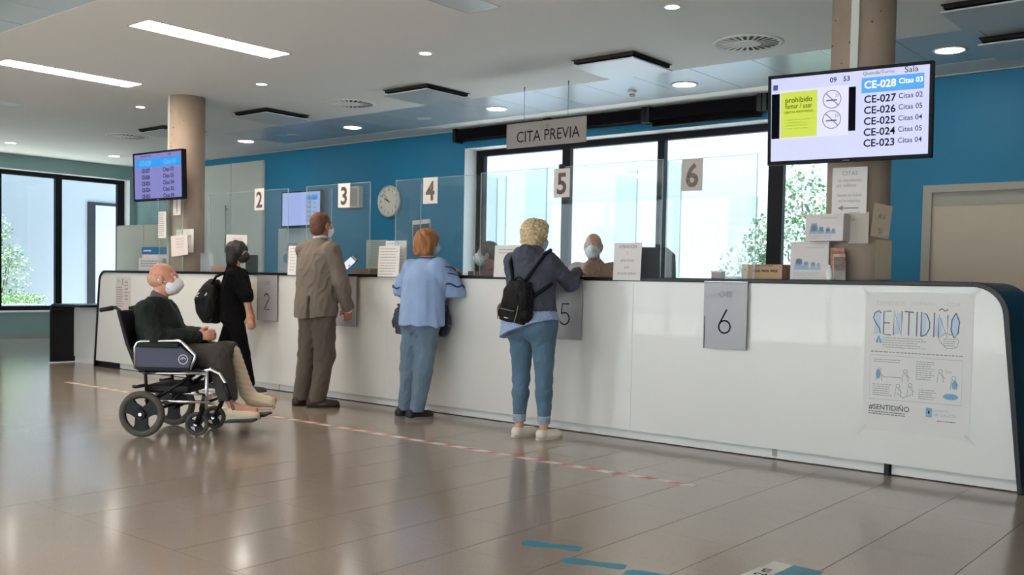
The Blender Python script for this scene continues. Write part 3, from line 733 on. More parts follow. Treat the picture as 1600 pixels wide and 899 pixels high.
# ---------------------------------------------------------------- poster on the counter front
t = thing('poster', 'white printed poster headed SENTIDIÑO taped to the counter front', 'poster', (-1.82, 5.998, 0.275))
MB().box(-0.31, 0.31, 0, 0.0015, 0, 0.845).build('sheet', mat('poster_paper', (226, 224, 222), 0.55), t)
for u, v in ((-0.31, 0.845), (0.31, 0.845), (-0.31, 0.0), (0.31, 0.0)):
    MB().box(-0.035, 0.035, -0.0012, 0.0, -0.009, 0.009, Matrix.Translation((u, 0, v)) @ Matrix.Rotation(R(45 if u * (v - 0.4) > 0 else -45) * -1, 4, 'Y')).build('tape', mat('clear_tape', (214, 212, 208), 0.3), t)
LT = {'S': [[(.9, .9), (.6, 1), (.2, .9), (.05, .7), (.3, .5), (.75, .25), (.85, .05)]], 'E': [[(.9, 1), (.1, .97), (.1, .02), (.9, 0)], [(.1, .5), (.75, .5)]],
      'N': [[(.1, 0), (.1, 1), (.85, 0), (.85, 1)]], 'T': [[(0, 1), (1, .97)], [(.5, .97), (.5, 0)]], 'I': [[(.5, 1), (.5, 0)]],
      'D': [[(.1, 0), (.1, 1), (.6, .9), (.9, .6), (.9, .35), (.6, .08), (.1, 0)]], 'Ñ': [[(.1, 0), (.1, .9), (.85, 0), (.85, .9)], [(.1, 1.08), (.35, 1.16), (.6, 1.06), (.85, 1.14)]],
      'O': [[(.5, 1), (.15, .7), (.1, .3), (.4, 0), (.75, .2), (.85, .65), (.5, 1)]]}
I = Ink(); u = -0.262
for ch, wd in zip('SENTIDIÑO', (.055, .056, .062, .055, .03, .06, .03, .066, .06)):
    for st in LT[ch]: I.stroke([(u + p[0] * wd, 0.585 + p[1] * 0.145) for p in st], 0.0065)
    u += wd + 0.004
I.build('headline', mat('blue_grey_ink', (78, 102, 136), 0.6), t)
I = Ink()
for a, b, c, d in ((-.255, .585, -.215, .725), (-.13, .59, -.09, .72), (0.02, .59, .05, .72), (.10, .59, .14, .70), (.185, .60, .235, .71)): I.poly([(a, b), (c, b + .01), (c, d), (a + .01, d)])
I.build('headline_print', mat('pale_blue_wash', (196, 210, 230), 0.6), t, -0.0006)
I = Ink(); I.text('TAMENOS', -0.16, 0.765, 0.034, sx=1.1); I.text('DISTINTO', 0.03, 0.768, 0.03); I.text('COA', 0.2, 0.768, 0.034); I.build('heading_lettering', mat('faint_ink', (204, 202, 202), 0.6), t)
I = Ink()
I.lines(-0.2, 0.07, 0.565, 5, 0.014, 0.004); I.lines(-0.27, 0.27, 0.478, 1, 0.01, 0.006, 0.02)
I.lines(-0.25, -0.06, 0.432, 2, 0.013, 0.004); I.lines(0.0, 0.11, 0.432, 9, 0.013, 0.004); I.lines(-0.25, -0.13, 0.28, 6, 0.013, 0.004); I.lines(0.02, 0.12, 0.265, 5, 0.013, 0.004)
I.stroke([(-.27, .46), (.26, .455), (.26, .195), (-.27, .19)], 0.002, True)
for px, py in ((-.215, .33), (-.06, .33), (.14, .345), (.215, .31), (-.1, .24), (-.03, .25)):
    I.ring(px, py + .04, .011, .003); I.stroke([(px - .018, py - .025), (px - .012, py + .026), (px + .012, py + .026), (px + .018, py - .025)], .003); I.stroke([(px, py + .02), (px + .028, py)], .003)
I.stroke([(-.19, .33), (-.13, .33), (-.08, .33)], .003); I.stroke([(-.105, .235), (-.07, .21), (-.02, .235)], .004)
I.ring(.175, .385, .008, .002); I.ring(.195, .385, .006, .002)
I.stroke([(.12, .58), (.16, .61), (.2, .6), (.235, .57), (.225, .53), (.17, .52), (.14, .55)], .004, True); I.lines(.15, .22, .575, 4, .013, .004)
I.build('small_print', mat('poster_grey_ink', (150, 152, 160), 0.6), t)
I = Ink(); I.text('#SENTIDIÑO', -0.27, 0.128, 0.044, 0.0006, 'LEFT', 0.95); I.lines(-.272, -.03, .112, 2, .013, .005, .1); I.lines(.13, .24, .09, 1, .013, .004)
I.build('hashtag', mat('poster_dark_ink', (92, 94, 104), 0.6), t)
I = Ink(); I.rect(.065, .1, .11, .165); I.stroke([(-.235, .535), (-.225, .575), (-.21, .535)], .018); I.disc(.2, .24, .042, .018); I.disc(-.22, .345, .014, .03); I.disc(.22, .31, .016, .025)
I.build('blue_print', mat('poster_blue', (120, 172, 208), 0.6), t, -0.0007)
I = Ink(); I.disc(.0825, .142, .008, .013); I.rect(.078, .087, .122, .15); I.build('emblem', M_paper, t, -0.0014)
I = Ink(); I.text('XUNTA', 0.108, 0.145, 0.022, 0, 'LEFT', 1.1); I.text('DE GALICIA', 0.108, 0.12, 0.022, 0, 'LEFT', 1.1); I.build('authority_name', mat('poster_name_ink', (166, 186, 204), 0.6), t)

# faint notice taped on the far left end of the counter front
t = thing('notice', 'faint thin notice taped on the counter front, above the wheelchair handle', 'notice', (-10.93, 5.998, 0.71))
MB().box(-0.17, 0.17, 0, 0.0015, 0, 0.4).build('sheet', mat('notice_paper', (206, 198, 194), 0.6), t)
I = Ink(); I.text('EN', -0.1, 0.33, 0.06); I.rect(-0.02, 0.0, 0.3, 0.38); I.lines(-0.15, 0.0, 0.27, 9, 0.028, 0.011); I.lines(0.04, 0.14, 0.33, 6, 0.04, 0.015); I.build('print', mat('notice_ink', (150, 138, 136), 0.6), t)
# ---------------------------------------------------------------- display screens
M_scr = mat('lit_screen_lilac', (204, 208, 244), 0.3, emit=0.34, base=(12, 12, 15))
M_scr_blue = mat('lit_screen_blue', (44, 152, 230), 0.3, emit=0.37, base=(12, 12, 15))
M_scr_white = mat('lit_screen_white', (246, 248, 255), 0.3, emit=0.43, base=(12, 12, 15))
M_scr_ink = mat('screen_ink', (26, 26, 46), 0.9, spec=0.1)
M_scr_mid = mat('screen_mid_ink', (72, 74, 104), 0.9, spec=0.1)
M_scr_lime = mat('lit_screen_lime', (206, 224, 12), 0.3, emit=0.31, base=(12, 12, 15))
M_scr_olive = mat('screen_olive_ink', (54, 62, 10), 0.9, spec=0.1)
M_bezel = mat('screen_bezel', (9, 10, 16), 0.55, spec=0.2)
M_scr_black = mat('screen_black', (12, 12, 24), 0.9, spec=0.1)
ROWS = (('CE-028', 'Citas 03'), ('CE-027', 'Citas 02'), ('CE-026', 'Citas 05'), ('CE-025', 'Citas 04'), ('CE-024', 'Citas 05'), ('CE-023', 'Citas 04'))
def screen(label, loc, rot, mode, W=0.95, H=0.55, arm=None, lit=M_scr):
    t = thing('display_screen', label, 'screen', loc, rot=rot, group='wall display screens')
    w_, h = W / 2, H / 2; b = 0.02
    box('housing', -w_, w_, 0.0, 0.05, -h, h, M_bezel, t, 0.004)
    q = MB(); q.box(-w_, w_, -0.006, 0, -h, -h + b + 0.004); q.box(-w_, w_, -0.006, 0, h - b, h); q.box(-w_, -w_ + b, -0.006, 0, -h, h); q.box(w_ - b, w_, -0.006, 0, -h, h); q.build('bezel', M_bezel, t)
    p = box('panel', -w_ + b, w_ - b, -0.002, 0, -h + b, h - b, lit, t)
    I = Ink(); I.rect(-0.02, 0.02, -h + 0.007, -h + 0.012); I.build('maker_mark', M_greyink, t, -0.0065)
    if arm: arm(t)
    y = -0.0026
    def L(I, n, m, dy=0): I.build(n, m, p, y - dy)
    if mode == 'full':
        I = Ink(); I.rect(0.085, w_ - 0.05, 0.125, 0.215); L(I, 'active_row', M_scr_blue)
        I = Ink(); I.text('CE-028', 0.1, 0.152, 0.062, 0.0012, 'LEFT', 0.98); I.text('Citas 03', 0.298, 0.165, 0.043, 0.0007, 'LEFT', 0.95); L(I, 'active_text', M_scr_white, 0.0004)
        I = Ink(); J = Ink()
        for k, (a, b2) in enumerate(ROWS[1:]):
            v = 0.066 - k * 0.0655
            I.text(a, 0.1, v, 0.062, 0.0012, 'LEFT', 0.98); J.text(b2, 0.298, v + 0.012, 0.043, 0.0003, 'LEFT', 0.95)
        I.text('Sala', 0.328, 0.226, 0.05, 0, 'LEFT', 1.05)
        L(I, 'queue_text', M_scr_ink); J.text('Quenda/Turno', 0.092, 0.232, 0.03, 0, 'LEFT'); L(J, 'room_text', M_scr_mid)
        I = Ink(); I.text('09', -0.105, 0.208, 0.042, 0.0006, 'LEFT'); I.text('53', -0.025, 0.208, 0.042, 0.0006, 'LEFT'); L(I, 'clock_text', M_scr_ink)
        I = Ink(); I.rect(-w_ + b + 0.003, -0.415, -0.115, 0.165); L(I, 'side_bar', M_scr_black); I = Ink(); I.rect(0.01, 0.052, -0.095, 0.17); L(I, 'side_bar', M_scr_black)
        I = Ink(); I.rect(-0.415, 0.01, -0.118, 0.183); L(I, 'picture_ground', mat('lit_screen_pale', (214, 214, 240), 0.3, emit=0.37, base=(12, 12, 15)))
        I = Ink(); I.rect(-0.408, -0.18, -0.112, 0.17); L(I, 'lime_notice', M_scr_lime, 0.0004)
        I = Ink(); I.text('prohibido', -0.295, 0.105, 0.048, 0.0004, 'CENTER', 0.9); I.text('fumar / usar', -0.295, 0.068, 0.042, 0.0004, 'CENTER', 0.82); I.text('cigarros electrónicos', -0.295, 0.04, 0.024, 0.0002, 'CENTER', 0.9); L(I, 'lime_text', M_scr_olive, 0.0008)
        I = Ink(); I.lines(-0.375, -0.215, -0.005, 4, 0.018, 0.004); L(I, 'lime_small_print', mat('screen_lime_faint', (160, 178, 20), 0.4), 0.0008)
        I = Ink()
        for v in (0.105, -0.018):
            I.ring(-0.09, v, 0.054, 0.0045); I.stroke([(-0.128, v + 0.038), (-0.052, v - 0.038)], 0.005); I.stroke([(-0.125, v - 0.006), (-0.06, v - 0.006)], 0.009); I.stroke([(-0.07, v + 0.01), (-0.062, v + 0.022), (-0.07, v + 0.034)], 0.003); I.stroke([(-0.056, v + 0.01), (-0.05, v + 0.022), (-0.058, v + 0.03)], 0.003)
        I.text('. . .', -0.055, -0.1, 0.03); L(I, 'no_smoking_logo', mat('screen_violet_ink', (104, 96, 134), 0.4), 0.0004)
        I = Ink(); I.rect(-w_ + b + 0.012, -w_ + b + 0.042, 0.188, 0.222); L(I, 'corner_logo', mat('screen_royal', (70, 110, 205), 0.4, emit=0.12, base=(12, 12, 15)))
    elif mode == 'list':
        I = Ink(); I.rect(-w_ + 0.06, w_ - 0.03, 0.1, 0.2); L(I, 'active_row', M_scr_blue)
        I = Ink(); I.text('CE-028', -0.35, 0.125, 0.075, 0.0015, 'LEFT'); I.text('Citas 03', 0.12, 0.125, 0.07, 0.001, 'LEFT'); L(I, 'active_text', mat('lit_screen_sky', (120, 200, 250), 0.3, emit=0.31, base=(12, 12, 15)), 0.0004)
        I = Ink()
        for k, (a, b2) in enumerate(ROWS[1:]):
            I.text(a, -0.31, 0.045 - k * 0.072, 0.062, 0.002, 'LEFT', 0.85); I.text(b2, 0.1, 0.045 - k * 0.072, 0.062, 0.001, 'LEFT')
        I.text('Quenda/Turno', -0.33, 0.22, 0.035, 0, 'LEFT'); I.text('Sala', 0.2, 0.22, 0.04, 0, 'LEFT'); L(I, 'queue_text', M_scr_ink)
    else:
        I = Ink(); I.rect(0.12, 0.4, 0.13, 0.21); L(I, 'active_row', M_scr_blue)
        I = Ink()
        for k, (a, b2) in enumerate(ROWS): I.text(a, 0.12, 0.145 - k * 0.07, 0.055, 0.001, 'LEFT', 0.8); I.text(b2[:5], 0.29, 0.145 - k * 0.07, 0.045, 0, 'LEFT', 0.8)
        L(I, 'queue_text', M_scr_ink, 0.0004)
    return t
def arm_col(y1, dx=0.0):
    def f(t):
        q = MB(); q.box(-0.12 + dx, 0.12 + dx, 0.05, 0.07, -0.14, 0.14); q.box(-0.03 + dx, 0.03 + dx, 0.07, y1, -0.04, 0.04); q.build('wall_bracket', M_blackpl, t)
    return f
screen('large lit display screen with lime notice on the near concrete column', (-2.26, 5.93, 2.195), (R(3.6), 0, R(6.9)), 'full', 0.98, 0.562, arm_col(0.175, -0.045))
screen('lit display screen listing queue numbers on the far round column', (-10.05, 5.92, 2.25), (R(1.8), 0, R(2.6)), 'list', 0.945, 0.545, arm_col(0.185), mat('lit_screen_violet', (150, 150, 222), 0.3, emit=0.26, base=(12, 12, 15)))
def arm_wall(t): box('wall_bracket', -0.2, 0.2, 0.05, 0.105, -0.15, 0.15, M_blackpl, t)
screen('lit display screen on the blue wall behind the man in the suit', (-12.3, 9.692, 2.222), (0, 0, 0), 'half', 0.97, 0.56, arm_wall, mat('lit_screen_periwinkle', (172, 190, 246), 0.3, emit=0.31, base=(12, 12, 15)))

# ---------------------------------------------------------------- hanging sign
t = thing('hanging_sign', 'grey hanging sign reading CITA PREVIA over the counter', 'sign', (-6.185, 7.99, 2.69))
box('board', -0.515, 0.515, -0.006, 0.006, -0.14, 0.118, mat('sign_grey', (150, 142, 138), 0.45), t, 0.002)
I = Ink(); I.text('CITA PREVIA', 0.03, -0.085, 0.165, 0.0, 'CENTER', 0.88); I.build('lettering', M_ink, t, -0.007)
I = Ink(); I.stroke([(-.07, .055), (-.04, .085), (-.02, .055), (-.04, .025)], .006, True); I.rect(0, .06, .04, .046); I.rect(0, .06, .056, .062); I.rect(0, .06, .072, .078); I.build('emblem', mat('sign_emblem', (110, 102, 98), 0.6), t, -0.007)
for x in (-0.285, 0.285): MB().tube([(x, 0, 0.11), (x, 0, ZC - 2.69)], 0.0025, 6).tube([(x, 0, ZC - 2.69 - 0.04), (x, 0, ZC - 2.69)], 0.006, 6).build('wire', mat('thin_wire', (120, 124, 128), 0.4, 0.6), t)

# ---------------------------------------------------------------- acrylic screens on the counter
def acrylic(x0, x1, y, top, label, ret=None, two=True):
    t = thing('acrylic_screen', label, 'screen guard', ((x0 + x1) / 2, y, CT), group='clear counter screens')
    h = (x1 - x0) / 2; H = top - CT
    box('sheet', -h, h, -0.003, 0.003, 0.002, H, M_screen, t)
    M_e = M_edge
    for x in (-h, h): box('polished_edge', x - 0.003, x + 0.003, -0.0035, 0.0035, 0.002, H, M_e, t)
    box('top_edge', -h, h, -0.0032, 0.0032, H - 0.003, H + 0.001, M_e, t)
    for s_ in ret or ():
        x = s_ * (h - 0.02); box('side_wing', x - 0.003, x + 0.003, 0.006, 0.3, 0.002, H, M_screen, t); box('wing_edge', x - 0.004, x + 0.004, 0.296, 0.302, 0.002, H, M_e, t)
    for x in (-h + 0.12, h - 0.12): box('stand', x - 0.02, x + 0.02, -0.03, 0.04, 0, 0.02, M_screen, t)
acrylic(-10.2, -9.72, 6.03, 2.04, 'clear acrylic screen at the far left above the wheelchair man', ())
acrylic(-9.35, -7.97, 6.12, 2.03, 'clear acrylic screen at counter place two, before the girl in black', (1,))
acrylic(-7.68, -6.76, 6.12, 2.035, 'clear acrylic screen at counter place three, before the suit', (-1,))
acrylic(-6.42, -5.46, 6.12, 2.03, 'clear acrylic screen at counter place four, before the blue blouse', (1, -1))
acrylic(-5.4, -3.66, 6.12, 2.04, 'clear acrylic screen at counter place five, before the backpack woman', (1, -1))
acrylic(-3.62, -2.93, 6.12, 2.03, 'clear acrylic screen at counter place six, in front of the shrub', ())

# paper numbers fixed on the screens
def numbered(x, z, wd, hg, d, label, y, col=(224, 216, 212), ink=(58, 48, 50), two=(120, 104, 98), tilt=0):
    t = thing('number_sheet', label, 'sign', (x, y, z), rotz=0, group='paper numbers on the screens')
    MB().box(-wd / 2, wd / 2, -0.0012, 0, -hg / 2, hg / 2).build('sheet', mat('number_paper_%d' % col[0], col, 0.7), t)
    I = Ink(); I.text(d, 0, -hg * 0.36, hg * 1.0, 0.006, 'CENTER', 0.92); I.build('digit', mat('number_ink_%d_%d' % (ink[0], two[0]), ink, 0.7, noise=(60, 0.3), two=two), t, -0.0018)
    return t
numbered(-8.44, 1.94, 0.16, 0.225, '2', 'white paper with speckled number 2 on the clear screen', 6.115)
numbered(-7.12, 1.925, 0.17, 0.228, '3', 'white paper with dark number 3 on the clear screen', 6.115, ink=(52, 46, 48), two=(96, 84, 80))
numbered(-5.985, 1.92, 0.175, 0.228, '4', 'white paper with number 4 on the clear screen', 6.115, two=(140, 126, 108))
numbered(-4.56, 1.915, 0.155, 0.225, '5', 'paper number 5 hanging under the grey sign', 6.115, (214, 204, 200))
numbered(-3.42, 1.915, 0.165, 0.225, '6', 'grey paper with patterned number 6 against the window', 6.115, (190, 182, 176), (84, 76, 76), (140, 126, 116))
numbered(-9.83, 1.925, 0.15, 0.225, '1', 'white paper with small print on the far round column side', 6.026, (226, 222, 220), (176, 160, 150), (200, 190, 180))
t = thing('clip', 'small black clip above the paper number 5', 'clip', (-4.56, 6.108, 2.045)); box('jaw', -0.025, 0.025, -0.006, 0.006, -0.02, 0.015, M_blackpl, t, 0.003); box('spring', -0.015, 0.015, -0.012, -0.006, -0.005, 0.008, M_blackpl, t)

# ---------------------------------------------------------------- sheets on columns, counter and walls
def sheet(name, label, x, y, z, wd, hg, cat='notice', rz=0.0, lean=0.0, tilt=0.0, col=(226, 222, 220), lines=None, head=None, draw=None, group=None, mt=None):
    """paper whose lower left corner line is centred on x; leaning back by lean"""
    t = thing(name, label, cat, (x, y, z), rot=(lean, tilt, rz), group=group)
    MB().box(-wd / 2, wd / 2, -0.001, 0.0005, 0, hg).build('sheet', mt or mat('sheet_%d_%d_%d' % col, col, 0.7), t)
    I = Ink()
    if head: I.text(head[0], 0, hg * head[1], head[2], 0.0004, 'CENTER')
    if lines:
        for (u0, u1, v, n_, st, hh) in lines: I.lines(u0 * wd, u1 * wd, v * hg, n_, st, hh)
    if draw: draw(I, wd, hg)
    if I.v: I.build('print', mat('sheet_ink', (150, 143, 144), 0.6), t, -0.0016)
    return t
def arrow_note(I, w_, h):
    I.text('CITAS', 0, h * 0.83, 0.036); I.text('ou atendemos', 0.0, h * 0.69, 0.03, 0, 'CENTER', 0.85); I.text('por teléfono', -0.02, h * 0.58, 0.03, 0, 'CENTER', 0.8)
    I.text('Saque un ticket', 0, h * 0.37, 0.028, 0, 'CENTER', 0.85); I.text('en la máquina', 0, h * 0.25, 0.028, 0, 'CENTER', 0.85)
    I.poly([(-w_ * .33, h * .12), (-w_ * .17, h * .18), (-w_ * .17, h * .06)]); I.rect(-w_ * .2, w_ * .28, h * .105, h * .135)
sheet('paper_notice', 'white notice with left arrow on the near concrete column', -2.287, 6.085, 1.607, 0.212, 0.29, rz=R(8), draw=arrow_note)
sheet('paper_notice', 'blank paper behind the upper carton on the near column', -2.225, 6.092, 1.42, 0.12, 0.195, rz=R(22), col=(206, 196, 186), draw=lambda I, w_, h: I.disc(-.03, h * .75, .006))
sheet('paper_notice', 'beige tilted paper at the right side of the near column', -2.133, 6.205, 1.46, 0.15, 0.21, rz=R(62), tilt=R(7), col=(206, 188, 164), draw=lambda I, w_, h: (I.text('AV', 0, h * .55, .05, 0.001), I.text('SI', 0, h * .12, .05, 0.001)))
sheet('paper_notice', 'beige upright paper low on the right side of the near column', -2.118, 6.25, CT + 0.01, 0.15, 0.25, rz=R(70), col=(200, 184, 160))
def place_note(I, w_, h):
    I.text('ATENCIÓN', 0, h * .86, .03, 0.0006); I.text('1', 0, h * .68, .035); I.text('persoa', 0, h * .5, .034, 0, 'CENTER', 1.2); I.text('por', 0, h * .32, .03); I.text('mostrador', 0, h * .15, .032, 0, 'CENTER', 1.2)
sheet('table_notice', 'white notice folded over the counter edge at place five', -3.858, 5.978, 1.165, 0.235, 0.272, draw=place_note, lean=R(-3), group='folded notices on the counter edge')
sheet('table_notice', 'white notice on the counter edge left of the blue blouse', -6.355, 5.975, 1.163, 0.27, 0.272, lines=[(-.4, .4, .9, 10, .025, .006)], lean=R(-3), group='folded notices on the counter edge')
sheet('table_notice', 'white notice on the counter edge behind the woman with backpack', -4.99, 5.978, 1.175, 0.27, 0.255, lines=[(-.35, .35, .85, 2, .025, .006)], lean=R(-3), group='folded notices on the counter edge')
sheet('table_notice', 'narrow white notice beside the left shoulder of the suit', -7.72, 5.978, 1.165, 0.13, 0.285, lean=R(-3), lines=[(-.3, .4, .9, 8, .03, .006)], group='folded notices on the counter edge')
sheet('paper_notice', 'white printed sheet behind the head of the blue blouse woman', -6.43, 6.14, CT + 0.004, 0.27, 0.3, lines=[(-.4, .4, .9, 8, .028, .006)])
sheet('paper_notice', 'white curled sheet at the far left of the counter screens', -9.76, 6.02, 1.36, 0.33, 0.23, tilt=R(-4), col=(224, 214, 208), lines=[(-.2, .3, .8, 4, .03, .006)])
sheet('paper_notice', 'white sheet with two short lines on the far round column', -9.82, 6.12, 1.40, 0.35, 0.26, draw=lambda I, w_, h: (I.text('Non fume', .03, h * .65, .05), I.text('Grazas', .02, h * .2, .05)))
sheet('paper_notice', 'narrow white strip notice left of the far round column', -10.12, 6.02, 1.56, 0.16, 0.3, lines=[(-.4, .3, .9, 12, .022, .008)])
sheet('paper_notice', 'faint white sheet on the clear screen above the girl in black', -8.83, 6.11, 1.37, 0.37, 0.21, lines=[(-.2, .35, .8, 4, .03, .006)], tilt=R(2), col=(220, 214, 210))
sheet('paper_notice', 'grey clipboard sheet on the counter beside the far column', -9.66, 6.3, CT + 0.003, 0.26, 0.21, col=(186, 190, 194))
sheet('paper_notice', 'pale sheet on the wall between suit and blue blouse', -10.66, 9.785, 1.3, 0.44, 0.42, col=(186, 198, 190), lines=[(-.4, .4, .9, 12, .03, .006)])
sheet('wall_poster', 'tall pale poster on the blue wall under the screen', -12.5, 9.785, 1.18, 0.98, 0.75, cat='poster', col=(184, 198, 204), draw=lambda I, w_, h: (I.text('RECORDATORIO', -.05, h * .62, .07, 0.002, 'CENTER', .8), I.text('IMPORTANTE', -.15, h * .53, .06, 0.001, 'CENTER', .8)))
t = bpy.data.objects[[o.name for o in COL.objects if o.name.startswith('wall_poster')][-1]]
I = Ink(); I.disc(-.28, .27, .07, .08); I.disc(.1, .2, .1, .1); I.build('blue_patch', mat('poster_blue_patch', (120, 150, 190), 0.6), t, -0.002)
I = Ink(); I.disc(-.12, .33, .06, .07); I.build('red_patch', mat('poster_red_patch', (168, 98, 96), 0.6), t, -0.0022)
I = Ink(); I.disc(-.1, .1, .14, .09); I.build('tan_patch', mat('poster_tan_patch', (184, 150, 116), 0.6), t, -0.0024)
# framed picture, calendar and clock on the blue wall
t = thing('picture', 'small tilted framed picture on the blue wall above the red hair', 'picture', (-9.72, 9.78, 1.63), rot=(0, R(-3), 0))
box('backing', -0.17, 0.17, -0.012, 0.015, 0, 0.36, M_paper, t); box('image', -0.155, 0.165, -0.015, -0.012, 0.015, 0.3, mat('picture_slate', (74, 92, 108), 0.5, noise=(14, 0.5)), t)
t = thing('wall_box', 'white wall box behind the paper number 3', 'box', (-11.18, 9.76, 2.36))
box('case', -0.2, 0.2, -0.05, 0.04, -0.16, 0.16, M_doorwhite, t, 0.008); box('cover', -0.17, 0.17, -0.056, -0.05, -0.13, 0.13, M_greige, t, 0.003)
t = thing('wall_clock', 'round white wall clock on the blue wall', 'clock', (-10.385, 9.79, 2.272), rot=(R(90), 0, 0))
MB().lathe([(0.225, -0.01), (0.232, 0.02), (0.225, 0.045), (0.208, 0.045), (0.205, 0.028)], 40).build('case', mat('clock_case', (196, 194, 186), 0.35, 0.3), t)
MB().lathe([(0.206, 0.029), (0.2055, 0.036)], 40).build('dial', mat('clock_dial', (222, 220, 208), 0.5), t)
I = Ink()
for k in range(12):
    a = R(90 - 30 * k); I.text(str(k or 12), 0.165 * math.cos(a), 0.165 * math.sin(a) - 0.017, 0.05, 0.0006)
for k in range(60):
    a = R(6 * k); I.stroke([(0.192 * math.cos(a), 0.192 * math.sin(a)), (0.2 * math.cos(a), 0.2 * math.sin(a))], 0.003)
MZ = Matrix.Rotation(R(-90), 4, 'X')
I.build('numerals', M_ink, t, -0.0375, MZ)
def hand(n_, ang, L, w_):
    a = R(90 - ang); I = Ink(); I.stroke([(-0.03 * math.cos(a), -0.03 * math.sin(a)), (L * math.cos(a), L * math.sin(a))], w_); I.build(n_, M_ink, t, -0.0395 - 0.004 * L, MZ)
hand('hour_hand', 296, 0.1, 0.012); hand('minute_hand', 318, 0.155, 0.008)

# ---------------------------------------------------------------- things standing on the counter
M_card = mat('tan_cardboard', (190, 156, 124), 0.75, noise=(9, 0.06))
M_carton = mat('white_carton', (214, 208, 208), 0.6)
t = thing('carton', 'long tan cardboard box with dark print on the counter at place six', 'box', (-2.905, 6.27, CT), rotz=R(-2))
box('body', -0.15, 0.15, -0.09, 0.09, 0, 0.098, M_card, t, 0.003)
MB().box(-0.15, 0.15, -0.09, 0.0, 0.098, 0.101).box(-0.15, 0.15, 0.002, 0.09, 0.098, 0.101).build('flaps', M_card, t)
I = Ink(); I.text('FRÁGIL  FRÁGIL  FRÁGIL', 0.03, 0.05, 0.021, 0.001, 'CENTER', .8); I.text('FRÁGIL  FRÁGIL  FRÁGIL', 0.02, 0.088, 0.012, 0, 'CENTER', 1); I.disc(-.12, .066, .006); I.build('print', mat('carton_print', (54, 40, 34), 0.7), t, -0.0905)
t = thing('card_box', 'tiny brown box on the counter left of the long tan box', 'box', (-3.24, 6.2, CT), rotz=R(3))
box('body', -0.04, 0.04, -0.03, 0.03, 0, 0.045, mat('brown_card', (146, 104, 88), 0.7), t, 0.003); box('lid', -0.043, 0.043, -0.033, 0.033, 0.045, 0.055, M_paper, t, 0.002)
t = thing('paper_pile', 'loose papers lying between the two tan boxes', 'papers', (-3.17, 6.27, CT))
for k in range(5): MB().box(-.09, .09, -.06, .06, k * .004, k * .004 + .002, Matrix.Rotation(R(rnd.uniform(-12, 12)), 4, 'Z')).build('sheet', M_paper, t)
def people_print(I, w_, h):
    for k, (u, s_) in enumerate(((-.27, 1.5), (-.08, 1), (.1, .9), (.24, .7))):
        I.disc(u * w_, h * (.34 + .1 * s_), .014 * s_); I.poly([(u * w_ - .022 * s_, h * .27), (u * w_ + .022 * s_, h * .27), (u * w_ + .012 * s_, h * .27 + .045 * s_), (u * w_ - .012 * s_, h * .27 + .045 * s_)])
def carton(label, x, y, z, wd, dp, hg, rz):
    t = thing('leaflet_carton', label, 'box', (x, y, z), rotz=rz, group='white printed cartons')
    box('body', -wd / 2, wd / 2, -dp / 2, dp / 2, 0, hg, M_carton, t, 0.004)
    box('lid', -wd / 2 - .004, wd / 2 + .004, -dp / 2 - .004, dp / 2 + .004, hg - .012, hg + .003, M_carton, t, 0.002)
    I = Ink(); people_print(I, wd, hg); I.build('printed_figures', mat('print_blue', (158, 178, 206), 0.6), t, -dp / 2 - 0.0012)
    I = Ink(); I.lines(-wd * .4, wd * .3, hg * .17, 2, .014, .004); I.lines(-wd * .1, wd * .4, hg * .85, 1, .014, .004); I.build('print', mat('print_grey', (172, 170, 176), 0.6), t, -dp / 2 - 0.0014)
carton('lower white printed carton on the counter by the near column', -2.52, 6.12, CT, 0.25, 0.16, 0.24, R(3))
carton('upper white printed carton stacked at the near column', -2.39, 6.02, CT + 0.243, 0.24, 0.14, 0.165, R(2))
t = thing('leaflet_rack', 'leaflet holder with reddish leaflets beside the white cartons', 'holder', (-2.33, 6.03, CT), rotz=R(6))
box('tray', -0.05, 0.06, -0.035, 0.05, 0, 0.07, M_screen, t)
for k in range(4):
    c = ((176, 142, 116), (160, 96, 88), (196, 172, 150), (120, 100, 96))[k]
    MB().box(-0.045 + k * .012, 0.04 + k * .008, -.002, .002, 0, .2 - .02 * k, Matrix.Translation((0, .035 - k * .02, .005)) @ Matrix.Rotation(R(8), 4, 'X')).build('leaflet', mat('leaflet_%d' % k, c, 0.6, noise=(30, 0.35)), t)
t = thing('bottle', 'small white sanitiser bottle beside the leaflet holder', 'bottle', (-2.375, 5.995 + .03, CT))
MB().lathe([(.018, 0), (.02, .01), (.02, .06), (.012, .075), (.008, .08)], 14).build('body', M_paper, t); MB().lathe([(.01, .08), (.01, .095), (.004, .097)], 10).build('cap', M_paper, t)
t = thing('tray', 'low brown wooden tray on the counter right of the suit', 'tray', (-6.86, 6.25, CT))
q = MB().box(-.2, .2, -.07, .07, 0, .01); q.build('base', mat('brown_wood', (112, 84, 74), 0.6), t)
for a in ((-.2, .2, -.07, -.06), (-.2, .2, .06, .07), (-.2, -.19, -.06, .06), (.19, .2, -.06, .06)): box('rim', a[0], a[1], a[2], a[3], .01, .05, mat('brown_wood', (112, 84, 74), 0.6), t)
t = thing('tray', 'low brown wooden tray on the counter before the window jamb', 'tray', (-5.66, 6.5, CT))
MB().box(-.16, .16, -.06, .06, 0, .01).build('base', mat('brown_wood', (112, 84, 74), 0.6), t)
for a in ((-.16, .16, -.06, -.05), (-.16, .16, .05, .06), (-.16, -.15, -.05, .05), (.15, .16, -.05, .05)): box('rim', a[0], a[1], a[2], a[3], .01, .04, mat('brown_wood', (112, 84, 74), 0.6), t)
t = thing('paper_pile', 'white paper lying on the counter under the phone', 'papers', (-6.98, 6.06, CT)); box('sheet', -.08, .08, -.04, .05, 0, .003, M_paper, t); box('sheet', -.07, .09, -.03, .055, .003, .005, M_paper, t)
